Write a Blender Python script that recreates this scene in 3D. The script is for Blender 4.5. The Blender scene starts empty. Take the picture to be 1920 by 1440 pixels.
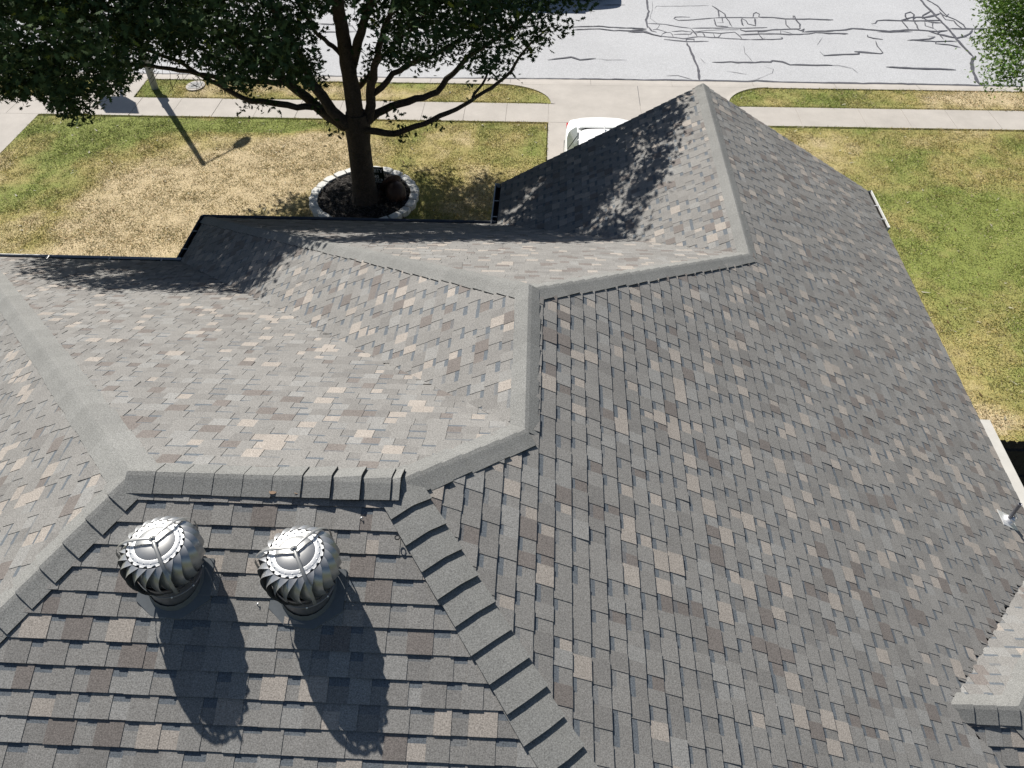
import bpy, math, random
import numpy as np
from mathutils import Vector, Matrix
random.seed(7); RNG = np.random.default_rng(11)
scene = bpy.context.scene; COL = scene.collection
# ------------------------------------------------------------------ camera
PRM = dict(yaw=-3.14477, pitch=-46.04482, roll=-0.58623, f=1457.24211, sR=0.59055, z1=-3.7699, yr=2.7785, xA=-2.46877, xB=-0.85264,
           z2=-4.20818, yD=5.1664, z3=-5.73202, yF=12.395, ze=-7.67496, zg=-10.45526, ys1=20.16281, ys2=21.24299, yk=22.44989, yst=22.89571,
           xdr=-0.03202, sF1=0.54489, sB=0.45837, sLL=0.56971, sL2=0.5938, sF2=0.57669, sL3=0.57506)
H = -PRM['zg']                                   # eye height above the lawn (ground is z = 0)
ya, pi_, ro = (math.radians(PRM[k]) for k in ('yaw', 'pitch', 'roll'))
FW = np.array([math.sin(ya)*math.cos(pi_), math.cos(ya)*math.cos(pi_), math.sin(pi_)])
RT = np.array([math.cos(ya), -math.sin(ya), 0.0]); UP = np.cross(RT, FW)
RT = RT*math.cos(ro) + UP*math.sin(ro); UP = np.cross(RT, FW)
CAMP = np.array([0, 0, H])
cd = bpy.data.cameras.new('camera'); cam = bpy.data.objects.new('camera', cd); COL.objects.link(cam)
cd.sensor_width = 36; cd.lens = 36*PRM['f']/1920; cd.clip_start = .05; cd.clip_end = 3000
cam.matrix_world = Matrix(((RT[0], UP[0], -FW[0], 0), (RT[1], UP[1], -FW[1], 0), (RT[2], UP[2], -FW[2], H), (0, 0, 0, 1)))
scene.camera = cam
# ------------------------------------------------------------------ light
ELEV = math.radians(43.8); SUNH = np.array([-.56, .83]); SUNH = SUNH/np.hypot(*SUNH)
SUN = np.array([SUNH[0]*math.cos(ELEV), SUNH[1]*math.cos(ELEV), math.sin(ELEV)])
w = bpy.data.worlds.new('World'); scene.world = w; w.use_nodes = True
nt = w.node_tree; bg = nt.nodes['Background']; sk = nt.nodes.new('ShaderNodeTexSky'); sk.sky_type = 'NISHITA'; sk.sun_disc = False
sk.sun_elevation = ELEV; sk.sun_rotation = math.atan2(SUNH[0], SUNH[1]); sk.air_density = 1.0; sk.dust_density = 0.6
nt.links.new(sk.outputs[0], bg.inputs[0]); bg.inputs[1].default_value = 0.052
sd = bpy.data.lights.new('sun', 'SUN'); so = bpy.data.objects.new('sun', sd); COL.objects.link(so)
sd.energy = 5.0; sd.angle = math.radians(.55); sd.color = (1, .955, .89)
so.rotation_euler = Vector(SUN).to_track_quat('Z', 'Y').to_euler()
scene.view_settings.view_transform = 'Standard'; scene.view_settings.look = 'None'
scene.view_settings.gamma = 1; scene.view_settings.exposure = 0.34
scene.view_settings.use_curve_mapping = False
# ------------------------------------------------------------------ helpers
def at(px, py, h):
    "point of the place at height h seen at photo pixel (1920 wide)"
    d = FW + (px-960)/PRM['f']*RT - (py-720)/PRM['f']*UP
    return CAMP + d*((h-H)/d[2])
def lin(r, g, b):
    f = lambda c: (c/255/12.92) if c/255 <= .04045 else ((c/255+.055)/1.055)**2.4
    return (f(r), f(g), f(b))
def mat(name, col, rough=.85, metal=0, spec=.3, noise=None, attr=None, bump=None, noise2=None, trans=None, coat=0):
    m = bpy.data.materials.new(name); m.use_nodes = True; n = m.node_tree.nodes; l = m.node_tree.links
    b = n['Principled BSDF']; b.inputs['Roughness'].default_value = rough; b.inputs['Metallic'].default_value = metal
    b.inputs['Specular IOR Level'].default_value = spec; b.inputs['Coat Weight'].default_value = coat
    if attr:
        a = n.new('ShaderNodeAttribute'); a.attribute_name = attr; out = a.outputs['Color']
    else:
        a = n.new('ShaderNodeRGB'); a.outputs[0].default_value = (*col, 1); out = a.outputs[0]
    tc = n.new('ShaderNodeTexCoord')
    for ns in (noise, noise2):
        if ns:
            sc, det, lo, hi = ns[:4]
            t = n.new('ShaderNodeTexNoise'); t.inputs['Scale'].default_value = sc; t.inputs['Detail'].default_value = det
            t.inputs['Roughness'].default_value = .7; l.new(tc.outputs['Object'], t.inputs['Vector'])
            mr = n.new('ShaderNodeMapRange'); mr.inputs[1].default_value = .25; mr.inputs[2].default_value = .75
            mr.inputs[3].default_value = lo; mr.inputs[4].default_value = hi; mr.clamp = True; l.new(t.outputs['Fac'], mr.inputs[0])
            mx = n.new('ShaderNodeVectorMath'); mx.operation = 'SCALE'; l.new(out, mx.inputs[0]); l.new(mr.outputs[0], mx.inputs['Scale']); out = mx.outputs[0]
    l.new(out, b.inputs['Base Color'])
    if bump:
        t = n.new('ShaderNodeTexNoise'); t.inputs['Scale'].default_value = bump[0]; t.inputs['Detail'].default_value = 3; l.new(tc.outputs['Object'], t.inputs['Vector'])
        bp = n.new('ShaderNodeBump'); bp.inputs['Strength'].default_value = bump[1]; bp.inputs['Distance'].default_value = bump[2]
        l.new(t.outputs['Fac'], bp.inputs['Height']); l.new(bp.outputs[0], b.inputs['Normal'])
    if trans:
        tr = n.new('ShaderNodeBsdfTranslucent'); tr.inputs[0].default_value = (*trans[1], 1); ad = n.new('ShaderNodeMixShader'); ad.inputs[0].default_value = trans[0]
        l.new(b.outputs[0], ad.inputs[1]); l.new(tr.outputs[0], ad.inputs[2]); l.new(ad.outputs[0], n['Material Output'].inputs[0])
    return m
def link(name, me, m=None, parent=None):
    o = bpy.data.objects.new(name, me); COL.objects.link(o)
    if m is not None and me is not None:
        for x in (m if isinstance(m, (list, tuple)) else [m]): me.materials.append(x)
    if parent is not None:
        o.parent = parent; o.location = -(world_of(parent)) if False else o.location
    return o
def tag(o, label=None, cat=None, group=None, kind=None):
    if label: o['label'] = label
    if cat: o['category'] = cat
    if group: o['group'] = group
    if kind: o['kind'] = kind
    return o
def thing(name, loc, label, cat, group=None, rz=0):
    o = bpy.data.objects.new(name, None); COL.objects.link(o); o.location = loc; o.rotation_euler = (0, 0, rz); o.empty_display_size = .2
    return tag(o, label, cat, group)
def unit(v): v = np.array(v, float); return v/np.linalg.norm(v)
class MB:
    "mesh builder: vertices, faces, per-face colour, per-face material"
    def __init__(s): s.v = []; s.f = []; s.c = []; s.m = []
    def face(s, pts, col=None, mi=0):
        n = len(s.v); s.v.extend([tuple(map(float, p)) for p in pts]); s.f.append(tuple(range(n, n+len(pts)))); s.c.append(col); s.m.append(mi)
    def grid(s, P, close_u=False, col=None, mi=0):
        "P[i][j] points -> shared-vertex quads"
        n = len(s.v); a = len(P); b = len(P[0])
        for r in P: s.v.extend([tuple(map(float, p)) for p in r])
        for i in range(a - (0 if close_u else 1)):
            for j in range(b-1):
                i2 = (i+1) % a
                s.f.append((n+i*b+j, n+i2*b+j, n+i2*b+j+1, n+i*b+j+1)); s.c.append(col); s.m.append(mi)
    def box(s, lo, hi, col=None, mi=0, M=None):
        x0, y0, z0 = lo; x1, y1, z1 = hi
        c = [(x0, y0, z0), (x1, y0, z0), (x1, y1, z0), (x0, y1, z0), (x0, y0, z1), (x1, y0, z1), (x1, y1, z1), (x0, y1, z1)]
        if M is not None: c = [tuple(M @ Vector(p)) for p in c]
        n = len(s.v); s.v.extend(c)
        for f in ((0, 3, 2, 1), (4, 5, 6, 7), (0, 1, 5, 4), (1, 2, 6, 5), (2, 3, 7, 6), (3, 0, 4, 7)):
            s.f.append(tuple(n+i for i in f)); s.c.append(col); s.m.append(mi)
    def tube(s, pts, rad, seg=10, cap=True, col=None, mi=0, squash=None):
        pts = [np.array(p, float) for p in pts]; rad = rad if hasattr(rad, '__len__') else [rad]*len(pts)
        R = []; ref = None
        for i, p in enumerate(pts):
            t = pts[min(i+1, len(pts)-1)] - pts[max(i-1, 0)]; t = t/np.linalg.norm(t)
            if ref is None: ref = np.array([0, 0, 1.]) if abs(t[2]) < .9 else np.array([1., 0, 0])
            a = ref - t*(ref@t); a = a/np.linalg.norm(a); ref = a; b = np.cross(t, a)
            R.append([p + rad[i]*(a*math.cos(k*2*math.pi/seg) + b*math.sin(k*2*math.pi/seg)) for k in range(seg+1)])
        s.grid([[r[k] for k in range(seg+1)] for r in R], col=col, mi=mi)
        if cap:
            s.face(R[0][:seg][::-1], col, mi); s.face(R[-1][:seg], col, mi)
    def lathe(s, prof, seg=32, c=(0, 0, 0), col=None, mi=0, M=None):
        P = []
        for k in range(seg):
            a = k*2*math.pi/seg; row = []
            for r, z in prof:
                q = Vector((r*math.cos(a), r*math.sin(a), z))
                if M is not None: q = M @ q
                row.append((q[0]+c[0], q[1]+c[1], q[2]+c[2]))
            P.append(row)
        s.grid(P, close_u=True, col=col, mi=mi)
    def build(s, name, m, parent=None, smooth=False, attr=False, off=None):
        me = bpy.data.meshes.new(name)
        V = s.v
        if off is not None: V = [(x-off[0], y-off[1], z-off[2]) for x, y, z in V]
        me.from_pydata(V, [], s.f)
        if attr:
            a = me.attributes.new('Col', 'FLOAT_COLOR', 'FACE'); a.data.foreach_set('color', np.array([(c or (1, 1, 1))[:3]+(1,) for c in s.c], 'f').ravel())
        o = bpy.data.objects.new(name, me); COL.objects.link(o)
        for x in (m if isinstance(m, (list, tuple)) else [m]): me.materials.append(x)
        me.polygons.foreach_set('material_index', s.m)
        if smooth: me.polygons.foreach_set('use_smooth', [True]*len(s.f))
        me.update()
        if parent is not None: o.parent = parent
        return o
def weld(o, ang=35):
    import bmesh
    b = bmesh.new(); b.from_mesh(o.data); bmesh.ops.remove_doubles(b, verts=b.verts, dist=.0004)
    for e in b.edges:
        e.smooth = not (len(e.link_faces) == 2 and e.calc_face_angle(0) > math.radians(ang))
    for f in b.faces: f.smooth = True
    bmesh.ops.recalc_face_normals(b, faces=b.faces); b.to_mesh(o.data); b.free(); return o
def copy_tree(o, parent=None):
    c = o.copy(); COL.objects.link(c)
    if parent is not None: c.parent = parent
    for ch in list(o.children): copy_tree(ch, c)
    return c
class Noise2:
    def __init__(s, seed): s.g = np.random.default_rng(seed).random((256, 256))
    def one(s, x, y):
        xi = np.floor(x).astype(int); yi = np.floor(y).astype(int); fx = x-xi; fy = y-yi; fx = fx*fx*(3-2*fx); fy = fy*fy*(3-2*fy)
        g = s.g; a = g[xi % 256, yi % 256]; b = g[(xi+1) % 256, yi % 256]; c = g[xi % 256, (yi+1) % 256]; d = g[(xi+1) % 256, (yi+1) % 256]
        return (a*(1-fx)+b*fx)*(1-fy)+(c*(1-fx)+d*fx)*fy
    def __call__(s, x, y, sc, octv=3):
        t = 0; w = 0; am = 1.
        for k in range(octv): t = t+am*s.one(x/sc*2**k+17*k, y/sc*2**k+31*k); w += am; am *= .55
        return t/w
# ------------------------------------------------------------------ materials
M_SH = mat('shingle', None, .92, spec=.2, attr='Col', noise=(130, 4, .38, 1.62), noise2=(1.3, 3, .93, 1.07), bump=(160, .4, .003))
M_CAP = mat('cap_shingle', None, .92, spec=.2, attr='Col', noise=(130, 4, .38, 1.62), noise2=(2.1, 3, .93, 1.07), bump=(160, .4, .003))
M_DECK = mat('roof_deck', (.05, .045, .04))
M_CONC = mat('concrete', (.475, .442, .402), .9, noise=(50, 5, .88, 1.12), noise2=(1.1, 6, .84, 1.10))
M_STREET = mat('asphalt', (.465, .47, .48), .9, noise=(30, 5, .72, 1.28), noise2=(.22, 5, .90, 1.08))
M_TAR = mat('tar', (.095, .095, .108), .6, noise=(4, 3, .7, 1.3))
M_SOIL = mat('soil', None, .95, attr='Col', noise=(30, 4, .6, 1.35), bump=(40, .5, .02))
M_BLADE = mat('blade', None, .8, spec=.2, attr='Col', trans=(.25, (.12, .16, .04)))
M_WHITE = mat('white_metal', (.72, .72, .7), .4, noise=(3, 3, .9, 1.05))
M_CREAM = mat('cream_metal', (.60, .58, .53), .45, noise=(5, 3, .9, 1.05))
M_DARK = mat('dark_metal', (.03, .033, .036), .5)
M_TROUGH = mat('dark_trough', (.03, .027, .024), .95, noise=(40, 3, .5, 1.5))  # mottled dark tone for the inner faces of the gutters
M_DISC = mat('disc_metal', (.42, .42, .41), .36, metal=.8, spec=.5, noise=(20, 3, .92, 1.06))
M_GALV = mat('turbine_metal', (.46, .465, .465), .33, metal=.6, spec=.5, noise=(14, 3, .86, 1.1), bump=(9, .12, .01))
M_BARE = mat('bright_metal', (.85, .85, .84), .42, metal=.5, spec=.5, noise=(30, 3, .92, 1.05))
M_FLASH = mat('flashing_paint', (.135, .148, .158), .5, spec=.4, noise=(25, 3, .9, 1.1))
M_LEAD = mat('galvanised_pipe', (.22, .22, .24), .4, metal=.6, noise=(40, 3, .8, 1.2))
M_BARK = mat('bark', (.075, .062, .05), .95, noise=(26, 5, .45, 1.5), noise2=(5, 3, .75, 1.25), bump=(30, .9, .03))
M_BLOCK = mat('edging_stone', (.68, .68, .65), .9, noise=(30, 4, .85, 1.1))
M_MULCH = mat('mulch', None, .9, attr='Col', noise=(60, 3, .6, 1.4))
M_BRICK = mat('brick', (.32, .2, .15), .9, noise=(18, 3, .75, 1.2))
M_GLASS = mat('window_glass', (.03, .035, .04), .08, spec=.6)
M_WOOD = mat('fence_wood', (.07, .06, .052), .9, noise=(14, 4, .6, 1.3))
M_CAR = mat('car_paint', (.86, .87, .88), .38, spec=.4, coat=.15)
M_CARGLASS = mat('car_glass', (.16, .19, .18), .06, spec=.7)
M_INTERIOR = mat('car_interior', (.3, .26, .2), .8)
M_RUB = mat('rubber', (.02, .02, .02), .7)
M_RED = mat('lamp_red', (.5, .02, .02), .25)
M_POLE = mat('lamp_concrete', (.36, .36, .35), .85, noise=(40, 4, .8, 1.15), noise2=(4, 3, .85, 1.1))
M_POT = mat('pot_brown', (.07, .042, .032), .5, noise=(12, 3, .7, 1.2))
M_SIGN = mat('sign_green', (.012, .03, .018), .4)
M_SIGNT = mat('sign_print', (.9, .92, .9), .6)
M_BRK = mat('bracket_metal', (.34, .34, .33), .4, metal=.5, spec=.5)

# ------------------------------------------------------------------ roof planes
P = PRM
z1, z2, z3, ze = (P[k]+H for k in ('z1', 'z2', 'z3', 'ze'))
zs = ze + .045                                   # shingles stop here; the gutters hang outside
yr, xA, xB, sR, sF1, sB, sLL, sL2, sF2, sL3 = (P[k] for k in ('yr', 'xA', 'xB', 'sR', 'sF1', 'sB', 'sLL', 'sL2', 'sF2', 'sL3'))
xr = lambda z: xB+(z1-z)/sR
yf = lambda z: yr+(z1-z)/sF1
yf2 = lambda z: P['yD']+(z2-z)/sF2
yF = P['yF']
A = (xA, yr, z1); B = (xB, yr, z1); Cc = (xr(z2), yf(z2), z2); D = (xr(z2), P['yD'], z2); E_ = (xr(z3), yf2(z3), z3); F = (xr(z3), yF, z3)
def corners(z):
    xG = xr(z2)-(z2-z)/sL2; xW = xr(z3)-(z3-z)/sL3; xL = xA-(z1-z)/sLL; yb = yr-(z1-z)/sB
    return dict(G=(xG, yf2(z), z), V=(xG, yf(z), z), W=(xW, yf2(z), z), K=(xW, yF, z), KR=(xr(z), yF, z), AL=(xL, yf(z), z), AB=(xL, yb, z), BB=(xr(z), yb, z))
c = corners(zs); G, V, W, K, KR, AL, AB, BB = (c[k] for k in ('G', 'V', 'W', 'K', 'KR', 'AL', 'AB', 'BB'))
# side wing at the lower right
WG = at(1785, 1322, 0); zw = None
nR = np.array([sR, 0, 1.]); dR = z1+sR*xB
d_ = FW+(1783-960)/P['f']*RT-(1322-720)/P['f']*UP
k_ = (dR-nR@CAMP)/(nR@d_); WR = CAMP+d_*k_; yw, zw = WR[1], WR[2]
WE = at(1906, 1326, zw); xwe = WE[0]
sW = .58
A2 = (WR[0], yw, zw); B2 = (xwe, yw, zw); zwe = zs
rw = (zw-zwe)/sW
WF = (WR[0]+(zw-zwe)/sR, yw+rw, zwe); WK = (xwe+rw, yw+rw, zwe); WL = (xwe+rw, yw-rw, zwe); WB = (WR[0]+(zw-zwe)/sR, yw-rw, zwe)

GREY = lin(141, 137, 131)
def pal(k=1):
    r = random.random()
    if r < .10: b = (.345, .312, .277)
    elif r < .18: b = (.187, .168, .155)
    elif r < .27: b = (.268, .264, .252)
    elif r < .42: b = (.212, .205, .194)
    else: b = (.240, .233, .220)
    j = random.uniform(.95, 1.05)
    return tuple(x*j for x in b)
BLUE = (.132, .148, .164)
def clip(poly, a, b, c_):
    "keep a*u+b*v+c>=0; poly of (u,v,w)"
    out = []
    for i in range(len(poly)):
        p, q = poly[i], poly[(i+1) % len(poly)]; dp = a*p[0]+b*p[1]+c_; dq = a*q[0]+b*q[1]+c_
        if dp >= 0: out.append(p)
        if (dp >= 0) != (dq >= 0):
            t = dp/(dp-dq); out.append(tuple(p[k]+t*(q[k]-p[k]) for k in range(3)))
    return out
EXPO = .135
def slope(mb, poly3, holes=(), phase=0.):
    P3 = [np.array(p, float) for p in poly3]
    n = np.zeros(3)
    for i in range(len(P3)): n += np.cross(P3[i]-P3[0], P3[(i+1) % len(P3)]-P3[0])
    n /= np.linalg.norm(n); n = n if n[2] > 0 else -n
    u = np.cross(np.array([0, 0, 1.]), n); u /= np.linalg.norm(u); v = np.cross(n, u)
    O = P3[0]; uv = [((p-O)@u, (p-O)@v) for p in P3]; v0 = min(q[1] for q in uv); vmax = max(q[1] for q in uv)
    us = sorted({round(q[0], 5) for q in uv}); bands = []
    for a, b in zip(us, us[1:]):
        if b-a < 1e-4: continue
        m_ = (a+b)/2; cr = []
        for i in range(len(uv)):
            p, q = uv[i], uv[(i+1) % len(uv)]
            if (p[0]-m_)*(q[0]-m_) < 0:
                s_ = (q[1]-p[1])/(q[0]-p[0]); cr.append((p[1]+s_*(m_-p[0]), s_, p[1]-s_*p[0]))
        cr.sort()
        for lo, hi in zip(cr[::2], cr[1::2]): bands.append((a, b, lo[1], lo[2], hi[1], hi[2]))
    to3 = lambda q: O+u*q[0]+v*q[1]+n*q[2]
    def put(quad, col, wall=False):
        umin = min(q[0] for q in quad); umax = max(q[0] for q in quad)
        for (a, b, sl, cl_, sh, ch) in bands:
            if umax < a or umin > b: continue
            pl = quad
            for L in ((1, 0, -a), (-1, 0, b), (-sl, 1, -cl_+1e-6), (sh, -1, ch+1e-6)):
                pl = clip(pl, *L)
                if len(pl) < 3: break
            if len(pl) >= 3: mb.face([to3(q) for q in pl], col)
    def inside(uu, vv):
        return any(a <= uu <= b and sl*uu+cl_ <= vv <= sh*uu+ch for (a, b, sl, cl_, sh, ch) in bands)
    def spans(vv, ua, ub):
        "parts of the level line v=vv between ua and ub that lie on this slope"
        out = []
        for (a, b, sl, cl_, sh, ch) in bands:
            lo, hi = max(a, ua), min(b, ub)
            for k_, c_ in ((-sl, vv-cl_), (sh, ch-vv)):
                if abs(k_) < 1e-9:
                    if c_ < 0: hi = lo-1
                elif k_ > 0: lo = max(lo, -c_/k_)
                else: hi = min(hi, -c_/k_)
            if hi-lo > .002: out.append((lo, hi))
        return out
    vstart = v0 - phase*EXPO; nc = int((vmax-vstart)/EXPO)+1
    ulo, uhi = us[0], us[-1]
    def blocked(uu, vv):
        q = to3((uu, vv, 0)); return any(f(q) for f in holes)
    for i in range(nc):
        va = vstart+i*EXPO; vb = va+EXPO+.012; uu = ulo-random.random()*.3; tooth = random.random() < .5; run = 0
        wob = lambda: random.uniform(-.0016, .0016)
        while uu < uhi:
            wdt = random.choice((.10, .12, .13, .14, .15, .16) if tooth else (.075, .09, .10, .12, .13))+random.uniform(-.006, .006)
            ue = uu+wdt; run += wdt
            if blocked((uu+ue)/2, va+EXPO/2): uu = ue; tooth = not tooth; continue
            top = (.0150 if tooth else .0112)+random.uniform(0, .0008); hd = .0042 if tooth else .0012
            lift = random.random() < .02
            if lift: top += .004
            col = pal(); va_ = va+wob()
            if tooth:
                put([(uu, va_, top), (ue, va_, top), (ue, vb, hd), (uu, vb, hd)], col)
                for e in (uu, ue):
                    if inside(e, va+.002) and inside(e, vb-.001):
                        mb.face([to3((e, va_, top)), to3((e, va_, 0)), to3((e, vb, 0)), to3((e, vb, hd))], col)
            else:
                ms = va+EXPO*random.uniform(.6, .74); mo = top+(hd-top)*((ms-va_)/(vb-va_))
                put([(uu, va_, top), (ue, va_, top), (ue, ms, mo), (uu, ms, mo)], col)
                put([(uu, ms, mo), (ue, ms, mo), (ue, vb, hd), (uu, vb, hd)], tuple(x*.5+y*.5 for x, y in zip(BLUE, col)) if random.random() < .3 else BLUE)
            # butt edge
            for a_, b_ in spans(max(va_, v0+.0005), uu, ue):
                mb.face([to3((a_, va_, -.004)), to3((b_, va_, -.004)), to3((b_, va_, top)), to3((a_, va_, top))], (.07, .068, .066))
            uu = ue; tooth = not tooth if random.random() < .92 else tooth
    return n
house = thing('house', (0, 0, 0), 'brick house under a big grey hip roof seen from above', 'house')
mb = MB()
above = lambda O_, n_: (lambda q: (q-np.array(O_))@np.array(n_) > 0)
# keep R clear where the side wing's planes lie above it
def under_wing(q):
    zf = min(zw-sW*abs(q[1]-yw), zw-sW*(q[0]-xwe)); return q[0] > A2[0] and zf > q[2]+.02
slope(mb, [A, B, Cc, V, AL], phase=.3)
nBack = slope(mb, [A, B, BB, AB], phase=.55)
slope(mb, [B, Cc, D, E_, F, KR, BB], holes=(under_wing,))
slope(mb, [D, Cc, V, G], phase=.2)
slope(mb, [D, E_, W, G], phase=.4)
slope(mb, [E_, F, K, W], phase=.1)
slope(mb, [A, AL, AB], phase=.6)
slope(mb, [A2, B2, WK, WF], phase=.3)
slope(mb, [A2, B2, WL, WB], phase=.5)
slope(mb, [B2, WK, WL])
for poly in ([A, B, Cc, V, AL], [A, B, BB, AB], [B, Cc, D, E_, F, KR, BB], [D, Cc, V, G], [D, E_, W, G], [E_, F, K, W], [A, AL, AB], [A2, B2, WK, WF], [A2, B2, WL, WB], [B2, WK, WL]):
    mb.face([(p[0], p[1], p[2]-.012) for p in poly], (.05, .05, .05))
N_R = (sR, 0, 1); N_F1 = (0, sF1, 1); N_B = (0, -sB, 1); N_LL = (-sLL, 0, 1); N_L2 = (-sL2, 0, 1); N_F2 = (0, sF2, 1); N_L3 = (-sL3, 0, 1)
N_WF = (0, sW, 1); N_WB = (0, -sW, 1); N_WE = (sW, 0, 1)
def laps(Pa, Pb, n, adir, name, wide=.13, step_=.125, skip_=0.):
    "course ends woven across a valley: short lifted tabs lying on the neighbouring slope"
    Pa = np.array(Pa, float); Pb = np.array(Pb, float); n = unit(n); adir = unit(np.array(adir, float)-n*(n@np.array(adir, float))); t = unit(Pb-Pa); L = np.linalg.norm(Pb-Pa); m_ = mb; s = step_
    sd_ = unit(np.cross(n, adir)); sd_ = sd_ if sd_@t > 0 else -sd_
    while s < L-.05:
        if random.random() >= skip_:
            c0 = Pa+t*s+n*.006; w_ = wide*random.uniform(.75, 1.15); g = .2*random.uniform(.85, 1.2); h_ = random.uniform(.006, .010)
            q = [c0+n*h_, c0+adir*w_+n*h_, c0+adir*w_+sd_*.035, c0+sd_*.035]; m_.face(q, (g, g*.97, g*.92)); m_.face([c0-n*.01, c0+adir*w_-n*.01, c0+adir*w_+n*h_, c0+n*h_], (.03, .03, .03))
            m_.face([q[1], q[2], c0+adir*w_-n*.004], (.05, .05, .05))
        s += step_*random.uniform(.85, 1.15)
laps(A2, WF, N_R, (-1, 0, sR), 'valley_lap', .075, .125)
laps(Cc, V, N_F1, (-1, 0, 0), 'valley_lap', .06, .15, .45)
roof = mb.build('roof', M_SH, house, attr=True); tag(roof, 'grey and tan blended asphalt shingle slopes')

def caps(Pa, Pb, nl, nr, width=.135, expo=.18, thick=.019, wr=None, trim=0., lifts=None):
    "overlapping bent cap shingles from Pa to Pb; butts face Pb"
    Pa = np.array(Pa, float); Pb = np.array(Pb, float); L = np.linalg.norm(Pb-Pa); t = (Pb-Pa)/L
    nl = unit(nl); nr = unit(nr); dl = np.cross(nl, t); dr = np.cross(t, nr)
    if dl@nr > 0: dl = -dl
    if dr@nl > 0: dr = -dr
    up = unit(nl+nr); mbc = MB(); s = 0.; wr = wr or width
    while s < L-.02:
        e = min(s+expo, L); o0, o1 = .009, (lifts[min(int(s/expo+.01), len(lifts)-1)] if lifts else thick+.002)+random.uniform(0, .004); j = random.uniform(-.007, .007); g = .236*random.uniform(.94, 1.06)
        col = (g, g*1.0, g*.95)
        def sec(q, o, f=1.):
            c0 = Pa+t*q
            return [c0+dl*(width+j)+nl*o, c0+dl*.07+nl*(o+.002), c0+dl*.022+nl*(o+.002)+up*.003, c0+up*(o*1.03+.004), c0+dr*.022+nr*(o+.002)+up*.003, c0+dr*.07+nr*(o+.002), c0+dr*(wr-j)+nr*o]
        h = sec(s-.03 if s > 0 else s, o0); b = sec(e, o1); c0 = Pa+t*e
        base = [p - (nl if k < 3 else nr if k > 3 else up)*(o1+.006) for k, p in enumerate(b)]
        for k in range(6):
            mbc.face([h[k], h[k+1], b[k+1], b[k]], col); mbc.face([b[k], b[k+1], base[k+1], base[k]], (.05, .05, .05))
        hb = [p-(nl if k < 3 else nr)*(o0+.006) for k, p in enumerate(h)]
        mbc.face([h[0], b[0], base[0], hb[0]], (.05, .05, .05)); mbc.face([b[6], h[6], hb[6], base[6]], (.05, .05, .05))
        s = e
    o = mbc.build('ridge_cap', M_CAP, roof, attr=True); return o
tag(caps(A, AL, N_LL, N_F1, .15, expo=.18), 'plain grey cap shingles down the left front hip')
tag(caps(A, AB, N_LL, N_B, .14), 'cap shingles down the left rear hip')
tag(caps(B, BB, N_B, N_R, .14, thick=.028), 'cap shingles with thick dark butt edges down the right rear hip')
tag(caps(B, Cc, N_F1, N_R, .13, thick=.02), None)
caps(Cc, (D[0]-.025, D[1]+.03, D[2]+.018), N_L2, N_R, .12, thick=.016, wr=.105)
caps(D, E_, N_F2, N_R, .13, thick=.02)
caps(D, G, N_L2, N_F2, .13, thick=.02)
caps(E_, F, N_L3, N_R, .125, thick=.014)
tag(caps((A[0]-.03, A[1], A[2]+.012), (B[0]+.03, B[1], B[2]+.014), N_F1, N_B, .125, lifts=[.013, .012, .013, .012, .013, .022, .030, .032, .03]), 'cap shingles along the short main ridge')
caps((A2[0]-.02, A2[1], A2[2]+.0), (B2[0], B2[1], B2[2]+.01), N_WF, N_WB, .13)
caps(B2, WK, N_WF, N_WE, .13); caps(B2, WL, N_WE, N_WB, .13)

# eaves: fascia, soffit, gutters, walls
eave = [AL, V, G, W, K, KR, BB, AB]
mb = MB()
for p, q in zip(eave, eave[1:]+eave[:1]):
    p = np.array(p); q = np.array(q); t = unit(q-p); o = np.array([t[1], -t[0], 0]); o = -o if False else o
    if abs(t[1]) < .1 and abs(p[1]-yF) < .01: continue
    a, b = p-[0, 0, .02], q-[0, 0, .02]
    mb.face([a, b, b-[0, 0, .16], a-[0, 0, .16]])
for p, q in ((K, F), (F, KR)):
    p = np.array(p); q = np.array(q)
    lo = [p+[0, .0, -.015], q+[0, .0, -.015], q+[0, .0, -.19], p+[0, .0, -.19]]; mb.face(lo); mb.face([x-[0, .03, 0] for x in lo])
    mb.face([lo[2], lo[3], lo[3]-[0, .03, 0], lo[2]-[0, .03, 0]])
for p, q in ((WF, WK), (WK, WL), (WL, WB)):
    p = np.array(p); q = np.array(q); mb.face([p-[0, 0, .02], q-[0, 0, .02], q-[0, 0, .18], p-[0, 0, .18]])
mb.build('fascia', M_WHITE, house)
mb = MB(); zz = zs-.18
mb.face([(x, y, zz) for x, y, _ in (AL, V, (V[0], AB[1], 0), AB)]); mb.face([(x, y, zz) for x, y, _ in (G, W, (W[0], AB[1], 0), (G[0], AB[1], 0))])
mb.face([(x, y, zz) for x, y, _ in (K, KR, BB, (K[0], BB[1], 0))]); mb.face([(x, y, zz) for x, y, _ in (WF, WK, WL, WB)])
mb.build('soffit', M_WHITE, house)
IN = .45
pts = [(AL[0]+IN, AL[1]-IN), (V[0]+IN, V[1]-IN), (G[0]+IN, G[1]-IN), (W[0]+IN, W[1]-IN), (K[0]+IN, K[1]-IN), (KR[0]-IN, KR[1]-IN), (KR[0]-IN, WK[1]-IN), (WK[0]-IN, WK[1]-IN), (WL[0]-IN, WL[1]+IN), (KR[0]-IN, WL[1]+IN), (BB[0]-IN, BB[1]+IN), (AB[0]+IN, AB[1]+IN)]
mb = MB(); zt = zs-.17
for p, q in zip(pts, pts[1:]+pts[:1]): mb.face([(p[0], p[1], -.1), (q[0], q[1], -.1), (q[0], q[1], zt), (p[0], p[1], zt)])
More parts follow.
